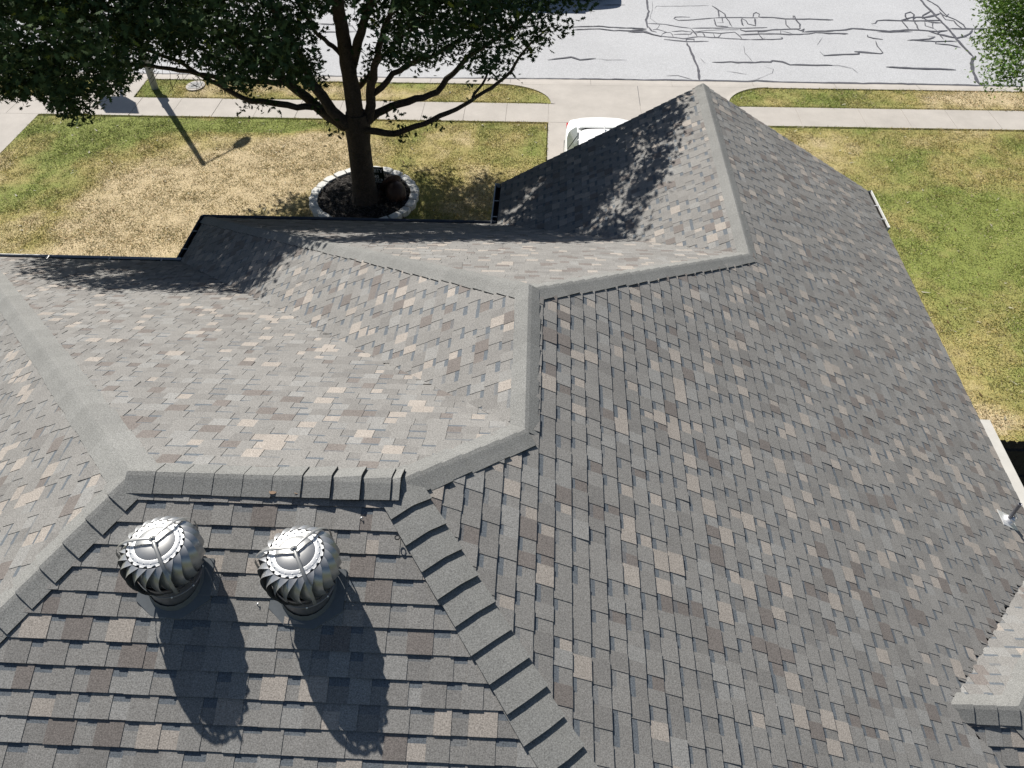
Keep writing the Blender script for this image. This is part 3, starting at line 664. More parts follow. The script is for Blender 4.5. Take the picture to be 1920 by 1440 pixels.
# tar seams on the street, traced crack by crack
S1 = lambda pts: [(1190+x/5.189, y/5.189) for x, y in pts]
S2 = lambda pts: [(1550+x/5.189, y/5.189) for x, y in pts]
S3 = lambda pts: [(1000+x/8, y/8) for x, y in pts]
CR = [(S1([(120, -60), (125, 60), (140, 100), (115, 180), (125, 260)]), 4.2), (S1([(175, 0), (180, 60), (150, 165), (240, 230), (225, 262), (180, 285)]), 1.2), (S1([(200, 70), (215, 48), (400, 48), (720, 42)]), 1.6),
      (S1([(-20, 270), (110, 272)]), 2.4), (S1([(-20, 292), (110, 295), (180, 322), (260, 340), (380, 352), (480, 362), (620, 345), (750, 352), (900, 362), (1130, 374)]), 2.6), (S1([(125, 240), (170, 290), (215, 300)]), 4),
      (S1([(130, 215), (300, 225), (440, 250), (550, 262)]), 2.4), (S1([(180, 275), (220, 270), (320, 300), (270, 315)]), 2.2), (S1([(270, 315), (258, 345)]), 2.4), (S1([(360, 320), (375, 350)]), 3.2), (S1([(360, 295), (460, 288), (560, 298), (540, 320), (380, 322)]), 2), (S1([(270, 320), (300, 300), (350, 305), (375, 330)]), 2),
      (S1([(520, 320), (530, 345)]), 2), (S1([(545, 265), (580, 300), (615, 348)]), 3), (S1([(660, 300), (690, 350)]), 3.2), (S1([(590, 312), (640, 300), (840, 312), (970, 300), (1010, 325), (1050, 368)]), 2.2), (S1([(770, 315), (785, 350), (820, 350), (840, 315)]), 3), (S1([(560, 262), (900, 258), (1040, 262), (1295, 255)]), 2.4),
      (S1([(560, 300), (700, 282), (1030, 275)]), 1.5), (S1([(280, 370), (500, 392), (720, 390)]), 2.2), (S1([(500, 390), (505, 370), (580, 368), (580, 392)]), 2.4), (S1([(510, 400), (540, 470), (580, 560), (615, 650), (632, 768)]), 4.4),
      (S1([(380, 170), (400, 155), (450, 152), (540, 155)]), 2.2), (S1([(380, 170), (420, 185), (520, 184), (660, 172), (780, 162)]), 2.2), (S1([(775, 165), (785, 220), (800, 240), (905, 246)]), 2.6), (S1([(780, 162), (880, 158), (1200, 160)]), 2.2), (S1([(755, 45), (815, 85), (822, 155)]), 3.4), (S1([(755, 45), (880, 125), (890, 155), (930, 220), (950, 248)]), 2.6), (S1([(850, 150), (865, 210), (805, 208)]), 1.8),
      (S1([(1045, 165), (1045, 225), (1060, 240)]), 3.4), (S1([(1040, 165), (1090, 190), (1100, 220), (1180, 240), (1168, 165)]), 2.2), (S1([(1175, 170), (1182, 235)]), 3.4), (S1([(1150, 158), (1160, 120), (1185, 108), (1215, 125), (1215, 152)]), 2.8), (S1([(1200, 155), (1340, 157), (1470, 172), (1700, 174), (1930, 182)]), 3), (S1([(1470, 175), (1475, 225), (1520, 268)]), 2.6), (S1([(1545, 165), (1545, 142), (1562, 142), (1570, 175), (1610, 225), (1610, 265), (1580, 272)]), 3),
      (S1([(1035, 262), (1030, 280), (1080, 292), (1300, 285), (1340, 278), (1580, 270), (1620, 285), (1650, 268), (1640, 300), (1780, 290), (1930, 292)]), 2.8), (S1([(1030, 328), (1220, 318), (1420, 318), (1500, 324), (1700, 318), (1760, 305), (1930, 310)]), 2.6), (S1([(1210, 320), (1205, 300), (1300, 290)]), 2.2), (S1([(1210, 322), (1245, 365), (1270, 355)]), 2), (S1([(1420, 285), (1425, 318)]), 4), (S1([(1430, 290), (1560, 320)]), 1.6), (S1([(1130, 374), (1430, 368), (1445, 355), (1420, 350)]), 1.8),
      (S1([(1060, 430), (1075, 505), (1150, 590)]), 1.2), (S1([(755, 592), (850, 597), (940, 590), (1000, 595), (1180, 597), (1230, 588), (1320, 590), (1340, 578), (1440, 590), (1510, 618), (1930, 622)]), 3), (S1([(1150, 597), (1210, 592)]), 4), (S1([(640, 555), (690, 605)]), 1.3), (S1([(-20, 762), (100, 768), (300, 765), (640, 772), (860, 772), (1100, 782), (1180, 772), (1400, 785), (1930, 798)]), 3.0), (S1([(300, 725), (420, 722), (560, 762)]), 1.3), (S1([(900, 680), (1100, 712)]), 1), (S1([(1160, 770), (1340, 700), (1350, 660), (1260, 630)]), .9), (S1([(1800, 485), (1840, 520), (1930, 528)]), 1.4), (S1([(1830, 350), (1780, 430)]), 1),
      (S2([(-30, 180), (70, 182)]), 2.4), (S2([(-30, 292), (180, 280), (250, 265), (400, 275), (620, 292), (800, 278), (900, 280), (1080, 295), (1180, 288)]), 3), (S2([(-30, 312), (215, 316)]), 3), (S2([(400, 325), (405, 345), (460, 362), (548, 372)]), 3), (S2([(480, 385), (490, 430), (548, 500), (530, 512), (400, 495), (340, 490), (270, 490)]), 2), (S2([(330, 495), (310, 515), (180, 518), (60, 525), (-30, 530)]), 3), (S2([(270, 490), (340, 495), (530, 510)]), 3),
      (S2([(435, 220), (475, 215), (490, 188), (560, 184), (730, 190), (860, 192), (1110, 188)]), 2.8), (S2([(440, 225), (500, 255)]), 1.4), (S2([(735, 192), (800, 272)]), 3), (S2([(800, 190), (770, 150), (775, 120), (820, 105), (855, 130), (850, 152), (730, 185)]), 2.8), (S2([(905, 280), (880, 235), (845, 175), (865, 158), (960, 155)]), 2.8), (S2([(960, 195), (965, 240), (1040, 262), (1030, 210), (960, 195)]), 2.2), (S2([(1040, 262), (1080, 290)]), 2.2), (S2([(500, 298), (620, 300), (840, 296)]), 2.2),
      (S2([(900, -30), (970, 50), (1020, 95), (1090, 170), (1200, 280), (1270, 370), (1330, 440), (1430, 540)]), 4.6), (S2([(970, -20), (1080, 45), (1130, 100), (1180, 150), (1260, 180), (1330, 230), (1370, 270)]), 3.2), (S2([(1020, 95), (940, 140), (930, 165), (1000, 150), (1110, 120), (1170, 150), (1190, 120)]), 3), (S2([(930, 160), (980, 185), (1110, 185)]), 2.4), (S2([(1100, 100), (1160, 180), (1240, 190), (1270, 230), (1330, 275)]), 2.6), (S2([(1000, 205), (1120, 210)]), 2.4), (S2([(1190, 268), (1320, 268), (1500, 270), (1580, 265)]), 2.6), (S2([(980, 285), (1080, 320), (1200, 345), (1270, 360), (1340, 345), (1400, 315), (1418, 280)]), 3.4), (S2([(1080, 320), (1110, 290), (1180, 285)]), 2.4), (S2([(785, 382), (1000, 368), (1060, 345), (985, 338)]), 2), (S2([(850, 380), (1060, 392), (1270, 390)]), 2.2), (S2([(1065, 395), (1065, 412), (1200, 425), (1310, 452)]), 2.4), (S2([(1095, 325), (1140, 370)]), 2), (S2([(1350, 350), (1400, 365), (1400, 330)]), 2.4), (S2([(1440, 280), (1440, 305), (1480, 308)]), 2.2),
      (S2([(1430, 540), (1410, 610), (1430, 680), (1460, 760), (1500, 820)]), 6), (S2([(1435, 550), (1450, 530)]), 4), (S2([(580, 640), (780, 650), (900, 656), (1100, 658), (1260, 668)]), 3.4), (S2([(-30, 622), (120, 625), (250, 655), (305, 700)]), 1.5), (S2([(-30, 795), (300, 800), (520, 800), (900, 808), (1500, 822), (1920, 832)]), 3.2), (S2([(1840, 800), (1930, 825)]), 2.4),
      (S3([(480, 400), (640, 385), (980, 375), (1200, 395), (1400, 400), (1700, 415)]), 2), (S3([(600, 428), (1000, 415), (1200, 440), (1450, 445), (1700, 432)]), 2), (S3([(1410, 467), (1650, 465), (1920, 530)]), 1.8), (S3([(220, 880), (350, 865), (560, 840), (600, 850), (700, 880), (950, 858)]), 2.6), (S3([(950, 862), (1100, 882), (1400, 880)]), 1), (S3([(1040, 62), (1380, 58)]), 1.8), (S3([(860, 270), (970, 250)]), 1),
      ([(-60, 128), (300, 136), (560, 139), (760, 144), (1000, 145), (1195, 147)], 2), ([(595, 42), (660, 46), (668, 57), (600, 58)], 2), ([(720, 55), (760, 52), (800, 60), (860, 55)], 2), ([(300, 100), (330, 98), (360, 95)], 2), ([(400, 60), (470, 50), (560, 52), (600, 48)], 2), ([(800, 40), (900, 45), (1030, 48)], 2), ([(20, 60), (200, 75), (400, 62)], 2)]
m_ = MB(); kc = 0
for pts, wpx in CR:
    q = [at(x, y, 0)[:2] for x, y in pts]; dens = []
    for a, b in zip(q, q[1:]):
        n = max(1, int(np.linalg.norm(b-a)/.16)); dens += [a+(b-a)*i/n for i in range(n)]
    dens.append(q[-1]); dens = [d+RNG.normal(0, .008, 2) for d in dens]; n = len(dens)
    L_, R_ = [], []; kc += 1; zc = -.0412+.00015*kc
    for i, p in enumerate(dens):
        t = dens[min(i+1, n-1)]-dens[max(i-1, 0)]; t = t/(np.linalg.norm(t)+1e-9); nn = np.array([-t[1], t[0]])
        w_ = wpx*.0120*(.75+.5*RNG.random())*(1.5 if abs(t[0]) > .8 else .85)
        w_ *= .5 if wpx < 1.7 else .8
        if i in (0, n-1): w_ *= .3
        L_.append((*(p+nn*w_), zc)); R_.append((*(p-nn*w_), zc))
    m_.grid([L_, R_])
m_.build('tar_seam', M_TAR, road)

# water meter lid in the verge
q = at(367, 162, 0); root = thing('meter_cover', (q[0], q[1], 0), 'flat grey water meter cover set in the left verge', 'meter cover')
m_ = MB(); a_ = ell(0, 0, .27, .32, 0, 360, 28)[:-1]; m_.face([(x, y, .035) for x, y in a_])
for a, b in zip(a_, a_[1:]+a_[:1]): m_.face([(*a, .035), (*b, .035), (*b, -.05), (*a, -.05)])
m_.build('rim', M_CONC, root); m_ = MB(); m_.box((-.17, -.2, .03), (.17, .2, .045)); m_.box((-.03, -.03, .045), (.03, .03, .055)); m_.build('lid', M_POLE, root)
m_ = MB(); m_.box((-.09, .04, .045), (.09, .08, .05)); m_.tube([(-.1, -.1, .05), (0, -.06, .052), (.1, -.12, .05)], .012, 6); m_.build('handle', M_DARK, root)

# ------------------------------------------------------------------ tree bed
NB = 25
blk = MB(); a0 = math.pi/NB
r0, r1 = br-.10, br+.08
pp = [(r0*math.cos(-a0*.88), r0*math.sin(-a0*.88)), (r1*math.cos(-a0*.90), r1*math.sin(-a0*.90)), (r1*1.02, 0), (r1*math.cos(a0*.90), r1*math.sin(a0*.90)), (r0*math.cos(a0*.88), r0*math.sin(a0*.88))]
pp = [(x-br, y) for x, y in pp]; Hh = .13; ins = .008
cxm = sum(p[0] for p in pp)/5
tp_ = [(cxm+(x-cxm)*.95, y*.95) for x, y in pp]
blk.face([(x, y, Hh) for x, y in tp_])
for i in range(5):
    j = (i+1) % 5; blk.face([(*pp[i], -.03), (*pp[j], -.03), (*pp[j], Hh-ins), (*pp[i], Hh-ins)]); blk.face([(*pp[i], Hh-ins), (*pp[j], Hh-ins), (*tp_[j], Hh), (*tp_[i], Hh)])
b0 = blk.build('edging_block', M_BLOCK)
tag(b0, 'pale concrete edging block in the ring round the tree bed', 'edging block', 'edging blocks round the tree bed')
for k in range(NB):
    o = b0 if k == 0 else b0.copy()
    if k: COL.objects.link(o)
    a = k*2*math.pi/NB+random.uniform(-.012, .012); rr = br+random.uniform(-.012, .012)
    o.location = (bx+rr*math.cos(a), by+rr*math.sin(a), random.uniform(-.012, .008)); o.rotation_euler = (random.uniform(-.03, .03), random.uniform(-.03, .03), a+random.uniform(-.04, .04))
m_ = MB(); rows = []
for i in range(14):
    r = (br-.08)*i/13; rows.append([(bx+r*math.cos(k*math.pi/20), by+r*math.sin(k*math.pi/20), .045+.07*math.cos(i/13*1.4)+random.uniform(-.01, .01)) for k in range(40)])
m_.grid([[r[k] for r in rows] for k in range(40)], close_u=True, col=(.022, .019, .017))
for _ in range(5200):
    a = random.uniform(0, 6.283); r = (br-.1)*math.sqrt(random.random()); cx_, cy_ = bx+r*math.cos(a), by+r*math.sin(a); z = .055+.07*math.cos(r/(br-.08)*1.4)
    l_, w_ = random.uniform(.02, .055), random.uniform(.004, .010); an = random.uniform(0, 6.283); tl = random.uniform(-.4, .4); u_ = np.array([math.cos(an), math.sin(an), tl])*l_; v_ = np.array([-math.sin(an), math.cos(an), random.uniform(-.5, .5)])*w_; c0 = np.array([cx_, cy_, z+random.uniform(0, .02)])
    g = random.choice((.012, .02, .035, .06, .12)); m_.face([c0-u_-v_, c0+u_-v_, c0+u_+v_, c0-u_+v_], (g*1.1, g, g*.9))
o = m_.build('mulch', M_MULCH, attr=True); tag(o, 'black shredded mulch filling the tree bed', 'mulch', kind='stuff')

# pot lying on its side
q = at(742, 362, .2); root = thing('flower_pot', (q[0], q[1], .24), 'dark brown urn tipped over in the mulch right of the trunk', 'pot')
MM = Matrix.Rotation(math.radians(128), 4, 'Z') @ Matrix.Rotation(math.radians(66), 4, 'Y') @ Matrix.Scale(1.12, 4)
m_ = MB(); m_.lathe([(.0, -.24), (.10, -.24), (.13, -.22), (.19, -.13), (.225, -.02), (.215, .08), (.17, .16), (.15, .185), (.14, .16), (.19, .06), (.195, -.02), (.1, -.2), (0, -.21)], 28, M=MM); m_.build('bowl', M_POT, root, smooth=True)
m_ = MB(); m_.lathe([(.15, .18), (.17, .19), (.255, .215), (.262, .23), (.25, .24), (.15, .205)], 28, M=MM); m_.build('rim', M_POT, root, smooth=True)
# yard sign
q = at(706, 343, .12); sx_, sy_ = q[0], q[1]
root = thing('yard_sign', (sx_, sy_, 0), 'small dark green yard sign with white lettering behind the trunk', 'sign', rz=-.06)
TL = math.radians(90)
m_ = MB(); m_.box((-.46, -.008, .12), (.22, .008, .56)); m_.build('panel', M_SIGN, root)
m_ = MB(); m_.tube([(-.3, 0, -.1), (-.3, 0, .17)], .005, 6); m_.build('stake', M_DARK, root); m_ = MB(); m_.tube([(.06, 0, -.1), (.06, 0, .17)], .005, 6); m_.build('stake', M_DARK, root)
def text(body, size, loc, parent, m, bold=0.0, xs=1.0):
    cu = bpy.data.curves.new('t', 'FONT'); cu.body = body; cu.size = size; cu.align_x = 'RIGHT'; cu.extrude = .001; cu.offset = bold; cu.space_character = 1.05
    to = bpy.data.objects.new('t', cu); COL.objects.link(to); dg = bpy.context.evaluated_depsgraph_get(); me = bpy.data.meshes.new_from_object(to.evaluated_get(dg)); bpy.data.objects.remove(to); bpy.data.curves.remove(cu)
    o = bpy.data.objects.new('lettering', me); COL.objects.link(o); me.materials.clear(); me.materials.append(m); o.parent = parent; o.location = loc; o.rotation_euler = (TL, 0, 0); o.scale = (xs, 1, 1); return o
text('COMMUNITY', .145, (.19, -.0095, .42), root, M_SIGNT, .003, .8)
text('ROOFING', .10, (.09, -.0095, .275), root, M_SIGNT, .003, .95)
text('776-5268', .085, (.17, -.0095, .195), root, M_SIGNT, .002)
m_ = MB(); m_.box((-.43, -.010, .15), (.17, -.0085, .165)); m_.build('underline', M_SIGNT, root)

# ------------------------------------------------------------------ street lamp
q = at(291, 166, 0); LH = 5.1*math.tan(ELEV)
root = thing('street_lamp', (q[0], q[1], 0), 'grey concrete street lamp post rising through the oak leaves', 'street lamp')
m_ = MB(); m_.tube([(0, 0, -.1), (0, 0, 1), (0, 0, LH)], [.105, .10, .065], 8); m_.build('pole', M_POLE, root)
m_ = MB(); m_.box((.075, -.09, .55), (.14, .09, .95)); m_.box((-.06, -.12, 1.1), (.06, -.08, 1.25)); m_.build('access_box', M_POLE, root)
m_ = MB(); d_a = unit((.45, 1.2, 0)); pth = [np.array([0, 0, LH-.05])+d_a*s+np.array([0, 0, .32*math.sin(s/1.3*1.3)]) for s in np.linspace(0, 1.25, 9)]; m_.tube(pth, .026, 8); m_.build('arm', M_POLE, root, smooth=True)
e = pth[-1]; m_ = MB(); MMl = Matrix.Translation(e+d_a*.22) @ Matrix(((d_a[0], -d_a[1], 0, 0), (d_a[1], d_a[0], 0, 0), (0, 0, 1, 0), (0, 0, 0, 1))) @ Matrix.Diagonal((.34, .17, .13, 1))
m_.lathe([(0, 1), (.5, .86), (.85, .5), (1, 0), (.9, -.35), (.6, -.45), (0, -.5)], 20, M=MMl); m_.build('luminaire', M_POLE, root, smooth=True)

# basketball hoop on the street end of the neighbour's path
u3 = SUN/SUN[2]; zb = 2.75
bc = (at(221, 196, 0)+u3*zb); hx, hy = bc[0], bc[1]
root = thing('basketball_hoop', (hx, hy+.55, 0), 'grey basketball hoop pole behind the left side of the oak crown', 'basketball hoop')
m_ = MB(); m_.tube([(0, 0, 0), (0, 0, 2.2), (0, -.25, 2.7)], .05, 10); m_.box((-.35, -.2, 0), (.35, .6, .13)); m_.build('pole', M_DARK, root)
bw, bh = .56, .58; pts = [(-bw*.62, -bh), (bw*.62, -bh), (bw, -.08*0-bh*.25), (bw*.85, bh), (-bw*.85, bh), (-bw, -bh*.25)]
m_ = MB(); m_.face([(x, -.57, zb+z) for x, z in pts]); m_.face([(x, -.54, zb+z) for x, z in pts][::-1])
for a, b in zip(pts, pts[1:]+pts[:1]): m_.face([(a[0], -.57, zb+a[1]), (b[0], -.57, zb+b[1]), (b[0], -.54, zb+b[1]), (a[0], -.54, zb+a[1])])
m_.box((-.1, -.54, zb-.1), (.1, -.2, zb+.0)); m_.build('backboard', M_POLE, root)
m_ = MB(); m_.tube([(.23*math.cos(a), -.85+.23*math.sin(a), zb-.25) for a in np.linspace(0, 6.2832, 21)], .009, 6, cap=False); m_.box((-.05, -.63, zb-.27), (.05, -.57, zb-.2)); m_.build('rim', M_RED, root)

# ------------------------------------------------------------------ fence at the lower right
fy = at(1890, 828, 1.8)[1]
root = thing('wooden_fence', (KR[0]-.4, fy, 0), 'dark weathered wooden fence beside the cream gutter', 'fence')
m_ = MB(); x = 0.
while x < 9:
    hgt = 1.8+random.uniform(-.012, .012); x1 = x+.135; m_.box((x, 0, .02), (x1, .018, hgt-.03)); m_.face([(x, 0, hgt-.03), (x1, 0, hgt-.03), (x1-.03, 0, hgt), (x+.03, 0, hgt)]); m_.face([(x, .018, hgt-.03), (x1, .018, hgt-.03), (x1-.03, .018, hgt), (x+.03, .018, hgt)]); x = x1+random.choice((.004, .006, .012))
m_.build('picket', M_WOOD, root)
for z in (.3, .95, 1.55):
    m_ = MB(); m_.box((0, -.04, z), (9, -.001, z+.09)); m_.build('rail', M_WOOD, root)
for x in (0.5, 2.9, 5.3, 7.7):
    m_ = MB(); m_.box((x, -.13, -.2), (x+.09, -.042, 1.72)); m_.build('post', M_WOOD, root)

# ------------------------------------------------------------------ cars
def car(loc, rz, label, paint, detail=True, Ln=4.5, Wd=1.8, Ht=1.44, boot=True):
    root = thing('parked_car', loc, label, 'car', rz=rz)
    # stations along length: (y, half width, sill z, belt z, roof z, roof half width)
    # +y = rear.  cross-section rings run from the left sill over the top to the right sill
    hw = Wd/2
    def ring(y, w_, zb_, zbelt, ztop, wt):
        return [(-w_*.94, y, zb_), (-w_, y, zb_+.18), (-w_*1.0, y, (zb_+zbelt)/2), (-w_*.975, y, zbelt-.05), (-w_*.94, y, zbelt), (-wt-(w_*.94-wt)*.06, y, ztop-.06 if ztop-zbelt > .2 else zbelt+.02), (-wt*.8, y, ztop-.012), (-wt*.4, y, ztop), (0, y, ztop+.006)]
    st = []
    L2 = Ln/2
    if boot: tbl = [(-L2, .80, .28, .55, .58, .6), (-L2+.12, .90, .22, .68, .74, .7), (-L2+.6, .97, .2, .80, .88, .75), (-L2+1.15, 1, .2, .86, .94, .75), (-L2+1.5, 1, .2, .90, 1.12, .70), (-L2+1.95, 1, .2, .92, Ht-.04, .62), (-.1, 1, .2, .93, Ht, .61), (L2-1.75, 1, .2, .94, Ht-.02, .60), (L2-1.42, 1, .2, .95, Ht-.10, .60), (L2-.92, .99, .21, .96, 1.08, .66), (L2-.60, .965, .22, .96, 1.03, .72), (L2-.28, .90, .24, .93, .99, .68), (L2-.1, .83, .26, .84, .92, .60), (L2, .72, .3, .6, .66, .5)]
    else: tbl = [(-L2, .82, .3, .62, .68, .62), (-L2+.15, .92, .25, .85, .92, .72), (-L2+1.0, 1, .25, 1.0, 1.08, .76), (-L2+1.35, 1, .25, 1.03, 1.3, .70), (-L2+1.8, 1, .25, 1.05, Ht-.03, .64), (0, 1, .25, 1.06, Ht, .64), (L2-.7, 1, .25, 1.07, Ht-.02, .63), (L2-.3, .97, .25, 1.07, Ht-.15, .62), (L2-.08, .92, .28, 1.0, 1.12, .60), (L2, .84, .3, .7, .8, .55)]
    rows = []
    for y, wf, zb_, zbelt, zt_, wtf in tbl:
        h_ = ring(y, hw*wf, zb_, zbelt, zt_, hw*wtf*(1.0)); full = h_+[(-x, yy, z) for x, yy, z in h_[:-1][::-1]]; rows.append(full)
    m_ = MB(); m_.grid(rows); m_.face(rows[0]); m_.face(rows[-1][::-1])
    b = m_.build('body', paint, root, smooth=True)
    sm = b.modifiers.new('s', 'SUBSURF'); sm.levels = sm.render_levels = 2
    mod = lambda: None
    def patch(name, pts, m, parent=root, off=.012, cen=(0, 0, .8)):
        pm = MB(); c0 = np.array(cen); out = []
        for p in pts:
            p = np.array(p, float); d = unit(p-c0); out.append(p+d*off)
        pm.face(out); return pm.build(name, m, parent)
    # windows sit just proud of the cabin sides
    if boot: yA, yC = -L2+1.75, L2-1.12; zB, zT = .97, Ht-.085
    else: yA, yC = -L2+1.55, L2-.45; zB, zT = 1.09, Ht-.1
    for s in (-1, 1):
        def sp(y, z):   # point on the cabin side
            t = (z-(zB-.04))/((Ht-.06)-(zB-.04)); wlo, whi = hw*.94, hw*.63+.02; return (s*(wlo+(whi-wlo)*t), y, z)
        mid_y = (yA+yC)/2+.1
        front = [sp(yA, zB), sp(mid_y-.03, zB), sp(mid_y-.03, zT), sp(yA+.32, zT)]
        rear = [sp(mid_y+.03, zB), sp(yC-.18, zB), sp(yC-.03, zB+.06), sp(yC-.06, zB+.14), sp(yC-.28, zT-.03), sp(yC-.42, zT), sp(mid_y+.03, zT)]
        for k, poly_ in enumerate((front, rear)): patch('window', poly_, M_CARGLASS, off=.022, cen=(0, poly_[0][1]*.6, .9))
    if boot:
        wsh = hw*.60
        patch('rear_window', [(-wsh, L2-1.48, Ht-.10), (wsh, L2-1.48, Ht-.10), (wsh*1.12, L2-.97, 1.10), (-wsh*1.12, L2-.97, 1.10)], M_CARGLASS, off=.03, cen=(0, L2-1.6, .6))
        patch('windscreen', [(-wsh*1.12, -L2+1.3, 1.01), (wsh*1.12, -L2+1.3, 1.01), (wsh, -L2+1.86, Ht-.09), (-wsh, -L2+1.86, Ht-.09)], M_CARGLASS, off=.03, cen=(0, -L2+2.1, .6))
        m_ = MB(); fz = Ht+.0; fy_ = L2-1.62; fin = [(0, fy_-.12, fz-.01), (0, fy_+.06, fz+.055), (0, fy_+.09, fz-.01)]
        m_.face([fin[0], (.02, fy_+.05, fz-.01), fin[1]]); m_.face([fin[0], fin[1], (-.02, fy_+.05, fz-.01)]); m_.face([fin[1], (.02, fy_+.05, fz-.01), fin[2]]); m_.face([fin[1], fin[2], (-.02, fy_+.05, fz-.01)]); m_.build('antenna', paint, root)
    for sx in (-1, 1):
        m_ = MB(); m_.box((sx*(hw*.9)-.03, L2-.42, .66), (sx*(hw*.9)+.022, L2-.2, .80)); m_.build('taillight', M_RED, root)
        m_ = MB(); m_.box((sx*hw*.6-.17, -L2+.04, .58), (sx*hw*.6+.17, -L2+.14, .68)); m_.build('headlight', M_GLASS, root)
        m_ = MB(); m_.box((sx*(hw+.02)-.07, -L2+1.65, .93), (sx*(hw+.02)+.07, -L2+1.75, 1.05)); m_.build('mirror', paint, root)
        for yy in (-L2+.85, L2-.85):
            mw = MB(); MW = Matrix.Translation((sx*(hw-.11), yy, .32)) @ Matrix.Rotation(math.pi/2, 4, 'Y')
            mw.lathe([(.18, -.1), (.3, -.1), (.32, -.07), (.32, .07), (.3, .1), (.18, .1)], 24, M=MW); wh = mw.build('wheel', M_RUB, root, smooth=True)
            mr = MB(); mr.lathe([(0, -.08), (.05, -.09), (.18, -.07), (.185, -.1), (.185, .1), (.18, .07), (.05, .09), (0, .08)], 16, M=MW); mr.build('rim', M_BARE, wh)
    return root
cq = at(1058, 262, .95); rear = at(1115, 212, .98)
car((cq[0]+.93, rear[1]-2.28, 0), 0, 'white sedan parked on the driveway, partly hidden by the front gable', M_CAR, Ln=4.6, Wd=1.86, Ht=1.42)
M_BLUE = mat('dark_paint', (.05, .06, .08), .3, coat=.5)
sq = at(1172, 6, 0)
car((sq[0]-.45-2.4, yst+9.2-1.05-.95, -.045), math.pi/2, 'dark tall car parked at the far kerb, just above the frame', M_BLUE, Ln=4.7, Wd=1.9, Ht=1.75, boot=False)

# ------------------------------------------------------------------ trees
def leaf_mesh(name, Pn, size, cols, m, parent, up=.35, seed=1):
    "many lobed leaves as one mesh; Pn (n,3) centres"
    rg = np.random.default_rng(seed); n = len(Pn)
    a = np.array([(0, -1), (.16, -.55), (.52, -.62), (.22, -.2), (.62, -.05), (.26, .2), (.48, .55), (.14, .5), (0, 1), (-.14, .5), (-.48, .55), (-.26, .2), (-.62, -.05), (-.22, -.2), (-.52, -.62), (-.16, -.55)])
    k = len(a); nrm = rg.normal(0, 1, (n, 3)); nrm[:, 2] = abs(nrm[:, 2])*1.0+up; nrm /= np.linalg.norm(nrm, axis=1)[:, None]
    t = rg.normal(0, 1, (n, 3)); t -= nrm*(t*nrm).sum(1)[:, None]; t /= np.linalg.norm(t, axis=1)[:, None]; b = np.cross(nrm, t)
    s = size*rg.uniform(.65, 1.25, n)
    Vv = Pn[:, None, :]+(b[:, None, :]*a[None, :, :1]*.9+t[:, None, :]*a[None, :, 1:])*s[:, None, None]
    Vv = Vv - nrm[:, None, :]*(np.abs(a[None, :, :1])**2)*s[:, None, None]*.35
    N_ = n*k; me = bpy.data.meshes.new(name); me.vertices.add(N_); me.vertices.foreach_set('co', Vv.reshape(-1).astype('f')); me.loops.add(N_); me.loops.foreach_set('vertex_index', np.arange(N_))
    me.polygons.add(n); me.polygons.foreach_set('loop_start', np.arange(0, N_, k)); me.polygons.foreach_set('loop_total', np.full(n, k)); me.update(calc_edges=True)
    at_ = me.attributes.new('Col', 'FLOAT_COLOR', 'FACE'); at_.data.foreach_set('color', np.concatenate([cols, np.ones((n, 1))], 1).astype('f').ravel())
    me.materials.append(m); o = bpy.data.objects.new(name, me); COL.objects.link(o); o.parent = parent; return o
M_OAK = mat('oak_leaf', None, .75, spec=.08, attr='Col', trans=(.08, (.04, .08, .02)))
M_ELM = mat('bright_leaf', None, .5, spec=.4, attr='Col', trans=(.3, (.14, .26, .04)))
tb = at(686, 372, .12); TX, TY = tb[0], tb[1]
oak = thing('oak_tree', (TX, TY, 0), 'large dark leafy oak in the front yard bed', 'tree')
TO = np.array([TX, TY, 0])
T = lambda px, py, h: at(px, py, h)-TO
tr = MB()
def limb(pts, r0, r1, seg=10, wob=.0):
    pts = [np.array(p, float) for p in pts]; n = len(pts); d = [0]
    for a, b in zip(pts, pts[1:]): d.append(d[-1]+np.linalg.norm(b-a))
    L = d[-1]; fine = []; rad = []
    m = max(4, int(L/.18))
    for i in range(m+1):
        s = L*i/m; k = max(j for j in range(n) if d[j] <= s+1e-9); k = min(k, n-2); f = (s-d[k])/(d[k+1]-d[k])
        p0 = pts[max(k-1, 0)]; p1 = pts[k]; p2 = pts[k+1]; p3 = pts[min(k+2, n-1)]
        q = .5*((2*p1)+(-p0+p2)*f+(2*p0-5*p1+4*p2-p3)*f*f+(-p0+3*p1-3*p2+p3)*f**3)
        fine.append(q+RNG.normal(0, .012 if r0 > .04 else .02, 3)*(0 < i < m)); rad.append((r0+(r1-r0)*(i/m)**.8)*(1+RNG.uniform(-.05, .05)))
    tr.tube(fine, rad, seg); return fine
# trunk with root flare
tr.tube([(0, 0, -.05), (0, 0, .06), (0, 0, .2), (.01, 0, .5), (.03, 0, 1.1), (.05, 0, 1.6), (.08, 0, 1.95), (.10, 0, 2.3)], [.50, .40, .32, .275, .265, .26, .29, .24], 18)
for a in (0.3, 1.5, 2.6, 3.9, 5.2): tr.tube([(.12*math.cos(a), .12*math.sin(a), .45), (.27*math.cos(a), .27*math.sin(a), .12), (.42*math.cos(a), .42*math.sin(a), .02)], [.12, .10, .03], 8)
LI = {}
c0 = np.array([.08, 0, 1.9])
LI['main'] = limb([c0, T(658, 160, 2.95), T(650, 110, 3.6), T(642, 55, 4.3), T(632, 0, 5.1), T(625, -90, 6.2), T(640, -200, 7.2)], .21, .05, 12)
LI['main2'] = limb([T(655, 140, 3.1), T(668, 95, 3.8), T(680, 50, 4.4), T(697, 5, 5.0), T(715, -80, 6.0), T(760, -180, 6.8)], .12, .035)
